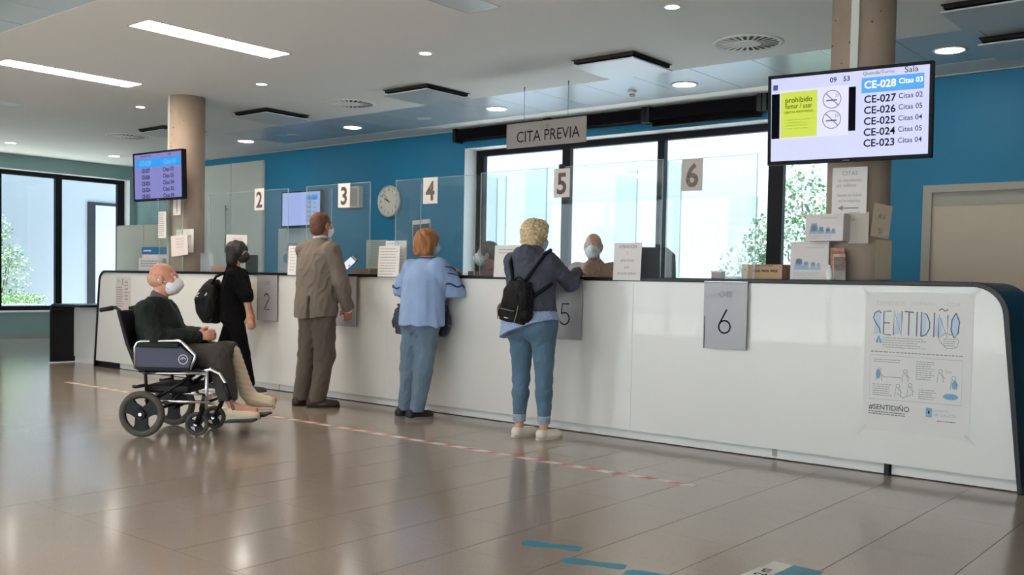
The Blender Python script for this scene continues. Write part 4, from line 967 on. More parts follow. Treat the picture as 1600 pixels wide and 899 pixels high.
t = thing('carton', 'low reddish brown box on the counter behind the girl in black', 'box', (-9.35, 6.3, CT)); box('body', -.16, .16, -.05, .05, 0, .06, mat('red_brown_card', (164, 128, 116), 0.7), t, .003); box('lid', -.162, .162, -.052, .052, .06, .068, M_card, t)
t = thing('leaflet_stand', 'leaflet display with blue header behind the wheelchair man', 'holder', (-11.1, 6.5, CT), rotz=R(8))
box('back', -.23, .23, 0, .02, 0, .29, M_carton, t); box('header', -.23, .23, -.008, 0, .21, .3, mat('header_blue', (44, 112, 162), 0.5), t); box('pocket', -.22, .22, -.06, 0, 0, .16, M_carton, t)
I = Ink(); I.rect(-.2, -.05, .245, .262); I.build('header_text', M_paper, t, -.009); I = Ink(); I.lines(-.18, .15, .12, 3, .03, .01); I.build('print', M_greyink, t, -.0615)
t = thing('desk', 'grey work desk standing behind the far end of the counter', 'desk', (-9.65, 6.98, 0))
box('desk_top', -.5, .5, -.28, .28, .705, .735, M_greige, t, .003)
for u_ in (-.46, .46): box('leg', u_ - .02, u_ + .02, -.25, .25, 0, .705, M_greige, t)
t = thing('desk_monitor', 'dark back of a desk monitor seen through the far screens', 'monitor', (-9.62, 6.85, 0.735), rotz=R(15)); box('housing', -.06, .1, -.01, .02, .3, .66, M_blackpl, t); box('stand', -.02, .02, 0, .03, .01, .4, M_blackpl, t); box('base', -.1, .1, -.06, .08, 0, .01, M_blackpl, t)

# ---------------------------------------------------------------- marks on the floor
t = thing('floor_tape', 'red and white striped tape across the floor before the counter', 'tape', (-6.5, 4.9, 0))
box('backing', -3.56, 3.83, -.03, .03, 0, .0012, mat('tape_white', (226, 214, 208), 0.45), t)
st0 = None; x = -3.54
while x < 3.7:
    if st0 is None: st0 = mesh('red_stripe', [(0, -.03, .0016), (.085, -.03, .0016), (.125, .03, .0016), (.04, .03, .0016)], [(0, 1, 2, 3)], mat('tape_red', (196, 112, 102), 0.45), t); o = st0
    else: o = st0.copy(); COL.objects.link(o)
    o.location = (x, 0, 0); x += .2
M_foot = mat('teal_sticker', (44, 124, 148), 0.4)
def footprint(x, y, a, label, flip):
    t = thing('footprint_sticker', label, 'sticker', (x, y, 0), rotz=a, group='blue footprint stickers')
    prof = [(-.13, .028), (-.115, .036), (-.08, .038), (-.04, .03), (0, .027), (.04, .038), (.08, .046), (.115, .04), (.135, .02)]
    pts = [(u, w_ + (.006 if flip else -.006)) for u, w_ in prof] + [(u, -w_ + (.006 if flip else -.006)) for u, w_ in prof[::-1]]
    k = 3
    MB().prism([p for p in pts if p[0] < -.02] + [], 0, .0012, 'z').build('heel', M_foot, t); MB().prism([p for p in pts if p[0] >= -.045], 0, .0012, 'z').build('sole', M_foot, t)
footprint(-2.497, 3.33, R(200), 'blue footprint sticker farthest left on the floor', 0)
footprint(-2.215, 3.245, R(200), 'blue footprint sticker, middle one of three on the floor', 1)
footprint(-1.93, 3.27, R(200), 'blue footprint sticker cut by the lower picture edge', 0)
t = thing('floor_sign', 'white and teal floor sticker near the lower right', 'sticker', (-1.6, 3.6, 0), rotz=R(-47))
box('white_part', -.09, .09, -.3, .12, 0, .001, mat('sticker_white', (208, 206, 200), 0.45), t); t.rotation_euler = (0, 0, 0); t.location = (0, 0, 0)
bpy.data.objects.remove(t.children[0]); t.location = (-1.6, 3.63, 0)
MB().prism([(-.115, -.35), (-.015, -.35), (-.0, .15), (-.085, .15)], 0, .001, 'z').build('white_part', mat('sticker_white', (208, 206, 200), 0.45), t)
MB().prism([(-.015, -.35), (.13, -.35), (.125, .15), (0, .15)], 0, .0012, 'z').build('teal_part', M_foot, t)
I = Ink(); I.text('2 m', 0, 0, 0.07, 0.001); I.build('lettering', M_ink, t, 0, Matrix.Translation((-.03, -.02, .0016)) @ Matrix.Rotation(R(100), 4, 'Z') @ Matrix.Rotation(R(-90), 4, 'X'))
# ---------------------------------------------------------------- wheelchair (x forward, y left, origin between the rear wheels)
WC_LOC = (-6.4746, 3.8316, 0); WC_ROT = R(37)
M_tyre = mat('grey_tyre', (76, 75, 68), 0.8, bump=(120, 0.2)); M_rim = mat('dark_rim', (24, 25, 29), 0.5, spec=0.3); M_navy = mat('navy_panel', (58, 60, 82), 0.5)
M_vinyl = mat('black_vinyl', (17, 17, 21), 0.6, spec=0.3)
wc = thing('wheelchair', 'transit wheelchair with navy side panels, carrying the seated man', 'wheelchair', WC_LOC, WC_ROT)
def wheel(x, y, r, tr, name, rot=0.0):
    A = Matrix.Translation((x, y, r)) @ Matrix.Rotation(R(90), 4, 'X')
    n = 40; q = MB()
    q.tube([tuple(A @ Vector(((r - tr) * math.cos(2 * math.pi * i / n), (r - tr) * math.sin(2 * math.pi * i / n), 0))) for i in range(n)], tr, 12, True)
    ty = q.build(name, M_tyre, wc)
    q = MB(); ri = r - 1.75 * tr
    q.tube([tuple(A @ Vector((ri * math.cos(2 * math.pi * i / n), ri * math.sin(2 * math.pi * i / n), 0))) for i in range(n)], tr * 0.42, 8, True)
    for k in range(3):
        a = 2 * math.pi * k / 3 + 0.5 + rot; b = A @ Matrix.Rotation(a, 4, 'Z')
        q.prism([(0.0, -r * .26), (ri * .6, -r * .27), (ri, -r * .4), (ri, r * .4), (ri * .6, r * .27), (0.0, r * .26)], -0.012, 0.012, 'z', b)
    q.lathe([(r * .2, -.03), (r * .22, -.02), (r * .22, .02), (r * .2, .03)], 16, A)
    q.build('rim', M_rim, ty)
    MB().lathe([(.012, -.034), (.012, .034)], 10, A).build('axle_cap', M_chrome, ty)
for sy in (-1, 1):
    wheel(0, sy * .29, .163, .024, 'rear_wheel'); wheel(.35, sy * .175, .086, .015, 'caster_wheel', .4)
    y = sy * .235
    MB().tube([(-.02, y, .445), (.44, y, .452)], .011).tube([(.0, y, .25), (.46, y, .25)], .011).tube([(.44, y, .475), (.436, y, .2)], .013).build('side_frame', M_chrome, wc)
    MB().tube([(.02, y, .16), (.0, y, .45), (-.06, y, .52), (-.126, y, .66), (-.19, y, .885), (-.215, y, .903), (-.24, y, .9)], .012).build('back_post', M_blackpl, wc)
    MB().tube([(-.235, y, .9), (-.325, y, .882)], [.017, .016]).build('handle_grip', M_blackpl, wc)
    MB().tube([(.405, y, .476), (.47, y, .48), (.53, y, .452), (.58, y, .375), (.632, y, .2)], .012).build('footrest_hanger', M_chrome, wc)
    MB().tube([(.57, y, .39), (.61, y, .27)], .018).build('hanger_sleeve', M_blackpl, wc)
    MB().box(.575, .775, min(y, y - sy * .2), max(y, y - sy * .2), .125, .14, Matrix.Translation((0, 0, -.05)) @ Matrix.Rotation(R(-3), 4, 'Y')).build('foot_plate', M_blackpl, wc)
    MB().tube([(.42, sy * .235, .27), (.40, sy * .2, .2), (.35, sy * .205, .088)], .016, 8).tube([(.40, sy * .175, .2), (.35, sy * .145, .088)], .01, 8).tube([(.43, y, .3), (.39, sy * .19, .19)], .022, 8).build('caster_fork', M_blackpl, wc)
    MB().tube([(-.0, y, .36), (-.07, y, .345), (-.09, y, .35)], .012, 8).build('brake_lever', M_blackpl, wc)
    MB().tube([(.03, y - sy * .02, .24), (.33, y - sy * .06, .44)], .014, 8).build('cross_brace', M_blackpl, wc)
    ya = sy * .255
    op = [(-.063, .475), (-.066, .63), (-.05, .66), (-.02, .67), (.245, .678), (.27, .668), (.363, .58), (.36, .555), (.325, .475)]
    MB().prism([(-.055, .48), (-.058, .625), (-.02, .645), (.24, .65), (.345, .57), (.318, .48)], ya - .008, ya + .008).build('side_panel', M_navy, wc)
    MB().tube([(p[0], ya, p[1]) for p in op], .0115, 10).build('arm_tube', M_chrome, wc)
    box('arm_pad', -.04, .25, ya - .028, ya + .028, .63, .664, M_vinyl, wc, .006)
    box('skirt_edge', -.05, .32, ya - .011, ya + .011, .468, .492, M_vinyl, wc)
    I = Ink(); I.ring(.28, .55, .032, .006); I.ring(.28, .545, .018, .005, 10, 170); I.ring(.285, .55, .01, .004, 20, 200); I.build('emblem', mat('emblem_grey', (190, 192, 204), .4), wc, ya + (-.0092 if sy < 0 else .0092))
MB().tube([(.2, -.235, .26), (.3, .235, .44)], .012, 8).tube([(.2, .235, .26), (.3, -.235, .44)], .012, 8).tube([(.44, -.235, .25), (.44, .235, .25)], .01, 8).tube([(0, -.29, .163), (0, .29, .163)], .012, 8).build('folding_cross', M_blackpl, wc)
MB().box(-.06, .44, -.225, .225, .445, .485).build('seat', M_vinyl, wc, None, .012)
MB().prism([(-.05, .49), (-.115, .66), (-.178, .885), (-.206, .88), (-.142, .65), (-.078, .49)], -.25, .25).build('backrest', M_vinyl, wc, None, .008)
MB().box(-.02, .3, -.2, .2, .30, .36).build('under_bag', M_vinyl, wc, None, .02)

# ---------------------------------------------------------------- people
UP = V(0, 0, 1)
def head(S, c, f, s=1.0, u=UP, jaw=True):
    f = unit(f); u = unit(np.asarray(u) - 0); f = unit(f - u * (f @ u)); r = np.cross(f, u); A = np.array([r, f, u])
    P = lambda a, b, d: c + (r * a + f * b + u * d) * s
    S.ell(P(0, -.012, .022), V(.074, .094, .092) * s, A, .03); S.ell(P(0, .026, -.045), V(.056, .066, .074) * s, A, .03)
    S.ell(P(0, .062, -.096), V(.026, .022, .02) * s, A, .02)
    S.ell(P(0, .074, .032), V(.05, .016, .012) * s, A, .015)
    S.cone(P(0, .088, .022), P(0, .108, -.024), .009 * s, .0145 * s, .012)
    for k in (-1, 1):
        S.ell(P(k * .031, .098, .012), V(.017, .012, .011) * s, A, .012, op='d'); S.ell(P(k * .036, .068, -.02), V(.024, .018, .016) * s, A, .02)
        S.ell(P(k * .077, -.006, -.008), V(.011, .021, .033) * s, A, .008)
    S.ell(P(0, .086, -.056), V(.023, .01, .008) * s, A, .008)
    return A
def eyes(t, c, f, s, loc, u=UP):
    f = unit(f); f = unit(f - u * (f @ u)); r = np.cross(f, u)
    for k in (-1, 1):
        p = c + (r * k * .031 + f * .083 + u * .012) * s - V(*loc)
        A = Matrix.Translation(p) @ Vector((0, 1, 0)).rotation_difference(Vector(f)).to_matrix().to_4x4() @ Matrix.Rotation(R(-90), 4, 'X')
        e = MB().lathe([(.001, -.011), (.008, -.008), (.0115, 0), (.008, .008), (.001, .0115)], 12, A).build('eye', mat('eye_white', (228, 222, 216), .3), t)
        MB().lathe([(.005, .0095), (.003, .0118), (.0005, .012)], 10, A).build('iris', mat('iris_brown', (58, 40, 32), .2), e)
def hand(S, w_, d, n, thumb, curl=.5, s=1.0):
    d = unit(d); n = unit(np.asarray(n, float) - d * (np.asarray(n, float) @ d)); t = np.cross(n, d) * thumb
    S.cone(w_, w_ + d * .07 * s, .026 * s, .036 * s, .02, (n, .48))
    for off, L in ((.03, .07), (.0105, .08), (-.0095, .074), (-.028, .058)):
        p = w_ + (d * .082 + t * off) * s
        for k, fr in enumerate((.42, .32, .26)):
            a = curl * (.45 + .75 * k); q = p + (d * math.cos(a) + n * math.sin(a)) * L * fr * s
            S.cone(p, q, (.0095 - .0006 * k) * s, (.009 - .0006 * k) * s, .006); p = q
    p = w_ + (d * .022 + t * .026) * s; q = p + unit(d * .65 + t * .6 + n * .35) * .045 * s; e = q + unit(d * .9 + t * .15 + n * .5) * .032 * s
    S.cone(p, q, .014 * s, .0115 * s, .012); S.cone(q, e, .011 * s, .009 * s, .006)
def body(J, s=1.0, hands=True, f=V(0, 1, 0), feet=True):
    """one continuous figure from the joints"""
    S = Sdf(); J = {k: np.asarray(v, float) for k, v in J.items()}
    S.cone(J['pelvis'] - UP * .03, J['waist'], .115 * s, .105 * s, .05, (f, .78)); S.cone(J['waist'], J['chest'], .105 * s, .125 * s, .05, (f, .76))
    S.cone(J['shL'], J['shR'], .06 * s, .06 * s, .06); S.cone(J['chest'], J['neck'] - UP * .03, .11 * s, .05 * s, .06)
    S.cone(J['neck'] - UP * .05, J['head'] - UP * .04 - unit(J.get('hf', f)) * .01, .055 * s, .052 * s, .03)
    for k in 'LR':
        S.cone(J['hip' + k], J['kn' + k], .08 * s, .052 * s, .04); S.cone(J['kn' + k], J['kn' + k] * .62 + J['an' + k] * .38, .05 * s, .05 * s, .02); S.cone(J['kn' + k] * .62 + J['an' + k] * .38, J['an' + k], .05 * s, .034 * s, .02)
        S.cone(J['sh' + k], J['el' + k], .048 * s, .037 * s, .03); S.cone(J['el' + k], J['wr' + k], .037 * s, .026 * s, .02)
        if feet:
            td = unit(J['toe' + k] - J['an' + k] * V(1, 1, 0) - UP * (J['toe' + k][2])); S.cone(J['an' + k] - td * .03 - UP * .045, J['an' + k] * V(.5, .5, 0) + J['toe' + k] * V(.5, .5, 1), .024 * s, .016 * s, .015)
    head(S, J['head'], J.get('hf', f), s)
    return S
M_sk = {}
def skin(n, c): return mat('skin_' + n, c, 0.5, noise=(18, 0.06))
def folds(a, fz, fx, ph=0.0, b=0.0, dg=0.35):
    """soft cloth folds: warped creases across the limb plus broad slack"""
    def fn(X, Y, Z):
        p = ph * 7.3
        wx = X + .03 * vnoise(9 * X + p, 9 * Y, 9 * Z); wz = Z + .04 * vnoise(7 * X, 7 * Y + p, 7 * Z)
        n1 = vnoise(fx * 1.1 * wx + p, fx * 1.1 * Y, fz * .32 * wz + dg * fz * (X - .6 * Y)); n2 = 1 - 2 * np.abs(vnoise(fx * 1.8 * wx, fx * 1.8 * Y + p, fz * .5 * wz - dg * fz * .8 * (X + Y)))
        return a * (1.3 * n1 - .95 * n2) + b * vnoise(70 * X, 70 * Y, 70 * Z)
    return fn
def curls(a, fr):
    def fn(X, Y, Z): return a * (np.sin(fr * X + 2 * np.sin(fr * .6 * Z)) * np.sin(fr * 1.1 * Y + 1.5 * np.sin(fr * .5 * X)) + .7 * np.sin(fr * 1.2 * Z + 2 * np.sin(fr * .7 * Y)))
    return fn
def shoe(t, loc, heel, d, L, m, ms, wd=.042, hgt=.07, name='shoe', collar=True, z0=0.0):
    """laced or slip-on shoe: upper and sole"""
    d = unit(V(d[0], d[1], 0)); h = V(heel[0], heel[1], z0); r = V(d[1], -d[0], 0)
    S = Sdf(); S.cone(h + d * .04 + UP * .038, h + d * (L - wd * .85) + UP * .03, wd * .92, wd * .8, .02); S.ell(h + d * L * .62 + UP * .03, V(wd * 1.02, L * .36, .034), np.array([r, d, UP]), .02)
    S.cone(h + d * .045 + UP * .045, h + d * .05 + UP * hgt, wd * .85, wd * .72, .02)
    S.ell(h + d * .052 + UP * (hgt + .03), V(.03, .04, .035), np.array([r, d, UP]), .008, 'd')
    a = solid(name, S.build(.0055, None, lambda X, Y, Z: z0 + .014 - Z), m, t, loc)
    pts = []
    for i in range(20):
        q = 2 * math.pi * i / 20; u = math.cos(q); v_ = math.sin(q)
        p = h + d * (L * .5 + L * .515 * u * (1 if abs(u) < .97 else .99)) + r * (wd * (1.02 if u > -.2 else .92)) * np.sign(v_) * abs(v_) ** .6
        pts.append((p[0] - loc[0], p[1] - loc[1]))
    MB().prism(pts, z0 + .0 - loc[2], z0 + .02 - loc[2], 'z').build('sole', ms, a)
    return a
def mask(t, loc, c, f, s, m, u=UP):
    f = unit(f); f = unit(f - u * (f @ u)); r = np.cross(f, u); A = np.array([r, f, u]); P = lambda a, b, d: c + (r * a + f * b + u * d) * s
    S = Sdf(); S.ell(P(0, .05, -.05), V(.063, .068, .062) * s, A, 0); S.cone(P(0, .1, -.01), P(0, .108, -.035), .018 * s, .026 * s, .03)
    o = solid('face_mask', S.build(.006, None, lambda X, Y, Z: -((X - c[0]) * f[0] + (Y - c[1]) * f[1] + (Z - c[2]) * f[2] - .022 * s)), m, t, loc)
    q = MB(); L = V(*loc)
    for k in (-1, 1):
        for z in (-.022, -.07): q.tube([tuple(P(k * .06, .045, z) - L), tuple(P(k * .074, .015, z * .6 - .005) - L), tuple(P(k * .082, -.02, -.005) - L)], .0025, 6)
    q.build('strap', m, o)
def person(label, loc, rotz=0.0): return thing('person', label, 'person', loc, rotz)
M_mask = mat('mask_blue_white', (206, 222, 230), 0.7); M_maskw = mat('mask_white', (240, 240, 244), 0.7)
# ---- woman with the backpack at place five
L = (-4.4, 5.58, 0); p = person('woman with curly blond hair, navy hooded jacket and blue jeans, at place five', L)
hf = V(.1, 1, 0); hc = V(-4.475, 5.69, 1.472)
J = dict(pelvis=(-4.395, 5.56, .84), waist=(-4.4, 5.565, 1.0), chest=(-4.43, 5.60, 1.17), neck=(-4.452, 5.635, 1.36), head=hc, hf=hf, shL=(-4.60, 5.595, 1.285), shR=(-4.30, 5.61, 1.295),
         elL=(-4.665, 5.70, 1.06), wrL=(-4.58, 5.92, 1.16), elR=(-4.235, 5.81, 1.135), wrR=(-4.31, 6.0, 1.225), hipL=(-4.485, 5.56, .80), hipR=(-4.295, 5.565, .805), knL=(-4.492, 5.575, .43), knR=(-4.288, 5.585, .44),
         anL=(-4.478, 5.545, .09), anR=(-4.275, 5.575, .09), toeL=(-4.455, 5.70, .03), toeR=(-4.23, 5.74, .03))
S = body(J, .93); hand(S, V(*J['wrR']), V(-.3, .9, .02), V(0, 0, -1), 1, .3, .9); hand(S, V(*J['wrL']), V(.2, .9, .2), V(0, 0, -1), -1, .4, .9)
solid('body', S.build(.0065), skin('fair', (214, 164, 140)), p, L); eyes(p, hc, hf, .93, L); mask(p, L, hc, hf, .93, M_mask)
S = Sdf(); A = np.array([np.cross(unit(hf), UP), unit(hf), UP]); S.ell(hc + V(0, -.02, .04), V(.098, .11, .098), A, .02); S.ell(hc + V(0, -.06, -.03), V(.082, .062, .08), A, .03); S.ell(hc + V(0, .05, .085), V(.07, .05, .04), A, .03)
S.ell(hc + V(0, .115, -.045), V(.062, .075, .075), A, .02, 'd')
solid('hair', S.build(.0055, curls(.0055, 130)), mat('blond_hair', (214, 190, 150), .6, noise=(40, .25), bump=(150, .6)), p, L)
M_jean = mat('blue_denim', (84, 113, 136), .8, noise=(5, .16), bump=(260, .25))
S = Sdf()
for k in 'LR':
    h_, n_, a_ = V(*J['hip' + k]), V(*J['kn' + k]), V(*J['an' + k]); c_ = n_ * .68 + a_ * .32
    S.cone(h_ + UP * .02, n_, .1, .061, .035); S.cone(n_, c_, .06, .0605, .02); S.cone(c_, a_ + UP * .045, .0605, .043, .02)
S.ell(V(-4.485, 5.52, .82), V(.105, .11, .11), None, .05); S.ell(V(-4.30, 5.525, .825), V(.105, .11, .11), None, .05); S.ell(V(-4.395, 5.56, .86), V(.185, .13, .13), None, .06)
solid('jeans', S.build(.0065, folds(.0035, 60, 16, .4), lambda X, Y, Z: .128 - Z), M_jean, p, L)
for k in 'LR':
    a_ = V(*J['an' + k]); S = Sdf(); S.cone(a_ + UP * .03, a_ + UP * .08, .047, .05, 0); solid('jeans_cuff', S.build(.0055, None, lambda X, Y, Z: np.maximum(.115 - Z, Z - .172)), mat('pale_denim', (150, 162, 176), .85, noise=(30, .15)), p, L)
M_cream = mat('cream_canvas', (222, 216, 202), .7); M_sole = mat('pale_sole', (196, 188, 172), .7)
shoe(p, L, (-4.49, 5.485), (.12, 1), .245, M_cream, M_sole, .041, .066); shoe(p, L, (-4.29, 5.515), (.22, 1), .228, M_cream, M_sole, .041, .066)
M_navyj = mat('navy_jacket', (70, 75, 90), .85, noise=(7, .12), bump=(70, .3))
S = Sdf(); S.stack([(-4.375, 5.555, .935, .178, .135), (-4.385, 5.56, 1.0, .176, .135), (-4.42, 5.585, 1.13, .19, .14), (-4.445, 5.60, 1.24, .185, .12), (-4.452, 5.61, 1.315, .13, .09), (-4.452, 5.625, 1.37, .07, .065)], .03)
for k in 'LR':
    sh, e, w_ = V(*J['sh' + k]), V(*J['el' + k]), V(*J['wr' + k]); S.cone(sh, e, .072, .056, .04); S.cone(e, w_ - (w_ - e) * .06, .056, .043, .03)
S.ell(V(-4.452, 5.545, 1.335), V(.105, .06, .07), None, .03); S.ell(V(-4.452, 5.62, 1.365), V(.085, .075, .04), None, .02)
solid('jacket', S.build(.0065, folds(.0065, 36, 11, 1.1, .001)), M_navyj, p, L)
S = Sdf(); S.stack([(-4.395, 5.535, .70, .232, .195), (-4.39, 5.54, .86, .226, .19), (-4.385, 5.555, .925, .19, .15), (-4.385, 5.56, .95, .165, .125)], .02)
solid('shirt_tail', S.build(.0065, folds(.0025, 12, 30, .3), lambda X, Y, Z: (.80 + .35 * (X + 4.39)) - Z), mat('pale_blue_shirt', (152, 172, 208), .85, noise=(90, .22)), p, L)
# her backpack
BX = (-4.405, 5.40, .975); t = thing('backpack', 'small black backpack hanging on the back of the navy jacket', 'bag', BX, rot=(R(-4), R(6), R(-8)))
M_bag = mat('black_nylon', (13, 13, 16), .65, bump=(60, .25), spec=.25)
S = Sdf(); S.stack([(0, 0, -.125, .12, .065), (0, 0, -.03, .13, .075), (0, 0, .1, .12, .066), (0, .01, .17, .075, .048)], .02, p=3.2)
solid('main_body', S.build(.006, folds(.004, 30, 30, .5)), M_bag, t)
S = Sdf(); S.ell(V(0, -.062, .02), V(.085, .022, .085), None, .02); solid('flap', S.build(.006, folds(.003, 60, 20)), M_bag, t)
MB().box(-.08, .08, -.088, -.05, -.115, -.035).build('front_pocket', M_bag, t, None, .012); MB().box(-.075, .075, -.091, -.087, -.045, -.04).build('zip', mat('zip_grey', (120, 120, 124), .4), t)
for k in (-1, 1): S = Sdf(); S.ell(V(k * .125, -.01, -.055), V(.04, .05, .06), None, .01); solid('side_pocket', S.build(.006), M_bag, t)
for k in (-1, 1): MB().tube([(k * .09, -.07, .0), (k * .1, -.085, -.06), (k * .088, -.085, -.12)], .004, 6).build('cord', mat('cord_tan', (150, 136, 116), .6), t)
I = Ink(); I.rect(-.02, .022, -.103, -.097); I.build('white_mark', M_paper, t, -.0885)
MB().tube([(-.045, .02, .13), (-.045, -.01, .18), (0, -.015, .2), (.045, -.01, .18), (.045, .02, .13)], .008, 8).build('grab_loop', M_bag, t)
q = Matrix.LocRotScale(Vector(BX), Euler((R(-4), R(6), R(-8))), None).inverted()
def strap(pts, w_=.014): MB().tube([tuple(q @ Vector(a)) for a in pts], w_, 8).build('shoulder_strap', M_bag, t)
strap([(-4.46, 5.43, 1.09), (-4.50, 5.455, 1.2), (-4.55, 5.49, 1.28), (-4.565, 5.55, 1.345), (-4.565, 5.62, 1.36)]); strap([(-4.39, 5.43, 1.09), (-4.345, 5.44, 1.17), (-4.30, 5.475, 1.25), (-4.265, 5.53, 1.335), (-4.27, 5.61, 1.372)]); strap([(-4.33, 5.425, .99), (-4.31, 5.425, 1.02), (-4.235, 5.47, 1.08), (-4.20, 5.54, 1.13)])

# ---- woman in the blue blouse at place four
L = (-5.70, 5.68, 0); p = person('woman with red bob, pale blue tunic and jeans, leaning on the counter at place four', L)
hf = unit(V(.12, 1, -.12)); hc = V(-5.79, 5.90, 1.448)
J = dict(pelvis=(-5.70, 5.75, .80), waist=(-5.715, 5.765, .96), chest=(-5.735, 5.80, 1.13), neck=(-5.75, 5.845, 1.315), head=hc, hf=hf, shL=(-5.895, 5.815, 1.235), shR=(-5.59, 5.83, 1.24),
         elL=(-6.07, 5.88, 1.04), wrL=(-5.93, 6.06, 1.225), elR=(-5.555, 5.93, 1.06), wrR=(-5.64, 6.07, 1.225), hipL=(-5.795, 5.745, .765), hipR=(-5.62, 5.745, .765), knL=(-5.80, 5.71, .41), knR=(-5.645, 5.72, .41),
         anL=(-5.765, 5.635, .09), anR=(-5.64, 5.64, .09), toeL=(-5.70, 5.79, .03), toeR=(-5.55, 5.79, .03))
S = body(J, .92); hand(S, V(*J['wrR']), V(-.6, .7, 0), V(0, 0, -1), 1, .4, .9); hand(S, V(*J['wrL']), V(.6, .7, 0), V(0, 0, -1), -1, .4, .9)
solid('body', S.build(.0065), skin('fair', (214, 164, 140)), p, L); eyes(p, hc, hf, .93, L); mask(p, L, hc, hf, .93, M_mask)
f2 = unit(hf * V(1, 1, 0)); A = np.array([np.cross(f2, UP), f2, UP]); S = Sdf(); S.ell(hc + f2 * -.018 + UP * .03, V(.099, .112, .102), A, .02); S.ell(hc + f2 * -.045 - UP * .055, V(.102, .085, .085), A, .04)
S.ell(hc + f2 * .105 - UP * .05, V(.068, .075, .1), A, .02, 'd')
solid('hair', S.build(.0055, lambda X, Y, Z: .003 * np.sin(70 * X + 50 * Y + 8 * np.sin(12 * Z)), lambda X, Y, Z: 1.345 - Z), mat('copper_hair', (160, 104, 58), .5, noise=(26, .3, (1, 1, .25)), bump=(90, .5, (1, 1, .2))), p, L)
M_jean2 = mat('mid_denim', (104, 126, 146), .85, noise=(5, .15), bump=(240, .25))
S = Sdf()
for k in 'LR':
    h_, n_, a_ = V(*J['hip' + k]), V(*J['kn' + k]), V(*J['an' + k]); S.cone(h_ + UP * .02, n_, .098, .075, .03); S.cone(n_, a_ - UP * .01, .075, .056, .02)
S.ell(V(-5.705, 5.725, .80), V(.19, .145, .11), None, .05)
solid('jeans', S.build(.0065, folds(.006, 34, 12, .9, .001), lambda X, Y, Z: .062 - Z), M_jean2, p, L)
M_blk = mat('black_shoe', (26, 25, 28), .5); M_wsole = mat('shoe_sole_grey', (120, 118, 118), .7)
for hl, d_ in (((-5.80, 5.56), (.25, 1)), ((-5.675, 5.555), (.32, 1))):
    a = shoe(p, L, hl, d_, .25, M_blk, M_wsole, .044, .075, 'sneaker')
M_blouse = mat('pale_blue_cotton', (144, 168, 208), .85, noise=(6, .06), bump=(120, .2)); M_trim = mat('navy_trim', (58, 66, 120), .8)
S = Sdf(); S.stack([(-5.69, 5.735, .765, .222, .17), (-5.70, 5.745, .86, .215, .165), (-5.715, 5.765, 1.0, .205, .16), (-5.735, 5.80, 1.14, .2, .15), (-5.745, 5.83, 1.24, .165, .115), (-5.75, 5.845, 1.3, .1, .075), (-5.75, 5.85, 1.325, .068, .06)], .03)
S.cone(V(*J['shL']), V(-6.03, 5.87, 1.06), .082, .085, .04); S.cone(V(*J['shR']), V(-5.56, 5.915, 1.09), .088, .1, .04)
solid('tunic', S.build(.0065, lambda X, Y, Z: (.005 + .012 * np.clip(1.25 - Z, 0, .5)) * (.5 * np.sin(34 * X + 26 * Y + 2 * np.sin(5 * Z)) + .9 * vnoise(22 * X, 22 * Y, 3.5 * Z))), M_blouse, p, L)
S = Sdf(); S.cone(V(-5.565, 5.90, 1.16), V(-5.545, 5.94, 1.035), .092, .118, 0)
solid('sleeve_ruffle', S.build(.0065, lambda X, Y, Z: .006 * np.sin(60 * X) * np.sin(50 * Y), lambda X, Y, Z: 1.0 - Z), M_blouse, p, L)
S = Sdf(); S.cone(V(-6.02, 5.87, 1.13), V(-6.05, 5.885, 1.05), .086, .1, 0); solid('sleeve_ruffle', S.build(.0065, None, lambda X, Y, Z: 1.0 - Z), M_blouse, p, L)
def band(c, r, m, name, parent, loc, w_=.006, tilt=(0, 0), n=30, wave=0.0):
    MB().tube([(c[0] + r * math.cos(2 * math.pi * i / n) - loc[0], c[1] + r * math.sin(2 * math.pi * i / n) - loc[1], c[2] + tilt[0] * math.cos(2 * math.pi * i / n) + tilt[1] * math.sin(2 * math.pi * i / n) + wave * math.sin(10 * math.pi * i / n) - loc[2]) for i in range(n)], w_, 6, True).build(name, m, parent)
band((-5.55, 5.928, 1.075), .112, M_trim, 'ruffle_trim', p, L, .0075, (.02, -.02), 40, .012); band((-5.563, 5.90, 1.17), .093, M_trim, 'ruffle_trim', p, L, .006, (.02, -.02)); band((-5.572, 5.875, 1.225), .088, M_trim, 'ruffle_trim', p, L, .006, (.02, -.02))
band((-5.75, 5.85, 1.325), .07, M_trim, 'neck_trim', p, L, .006)
band((-6.045, 5.882, 1.055), .101, M_trim, 'ruffle_trim', p, L, .0075, (-.01, -.02), 40, .012)
t = thing('shoulder_bag', 'dark grey bag hanging in front of the pale blue tunic', 'bag', (-5.88, 5.925, .79), rotz=R(3)); M_dbag = mat('slate_bag', (56, 60, 74), .6, bump=(50, .2))
S = Sdf(); S.stack([(0, 0, -.12, .27, .032), (0, 0, -.02, .305, .042), (0, 0, .14, .26, .028)], .02, p=3.5); solid('pouch', S.build(.007, folds(.003, 40, 20)), M_dbag, t)
MB().tube([(.2, 0, .12), (.16, -.06, .25), (.1, -.05, .36)], .009, 8).tube([(-.2, 0, .12), (-.22, -.05, .25), (-.2, -.06, .34)], .009, 8).build('strap', M_dbag, t); MB().box(-.17, .17, -.046, -.04, .07, .08).build('zip', M_blackpl, t)

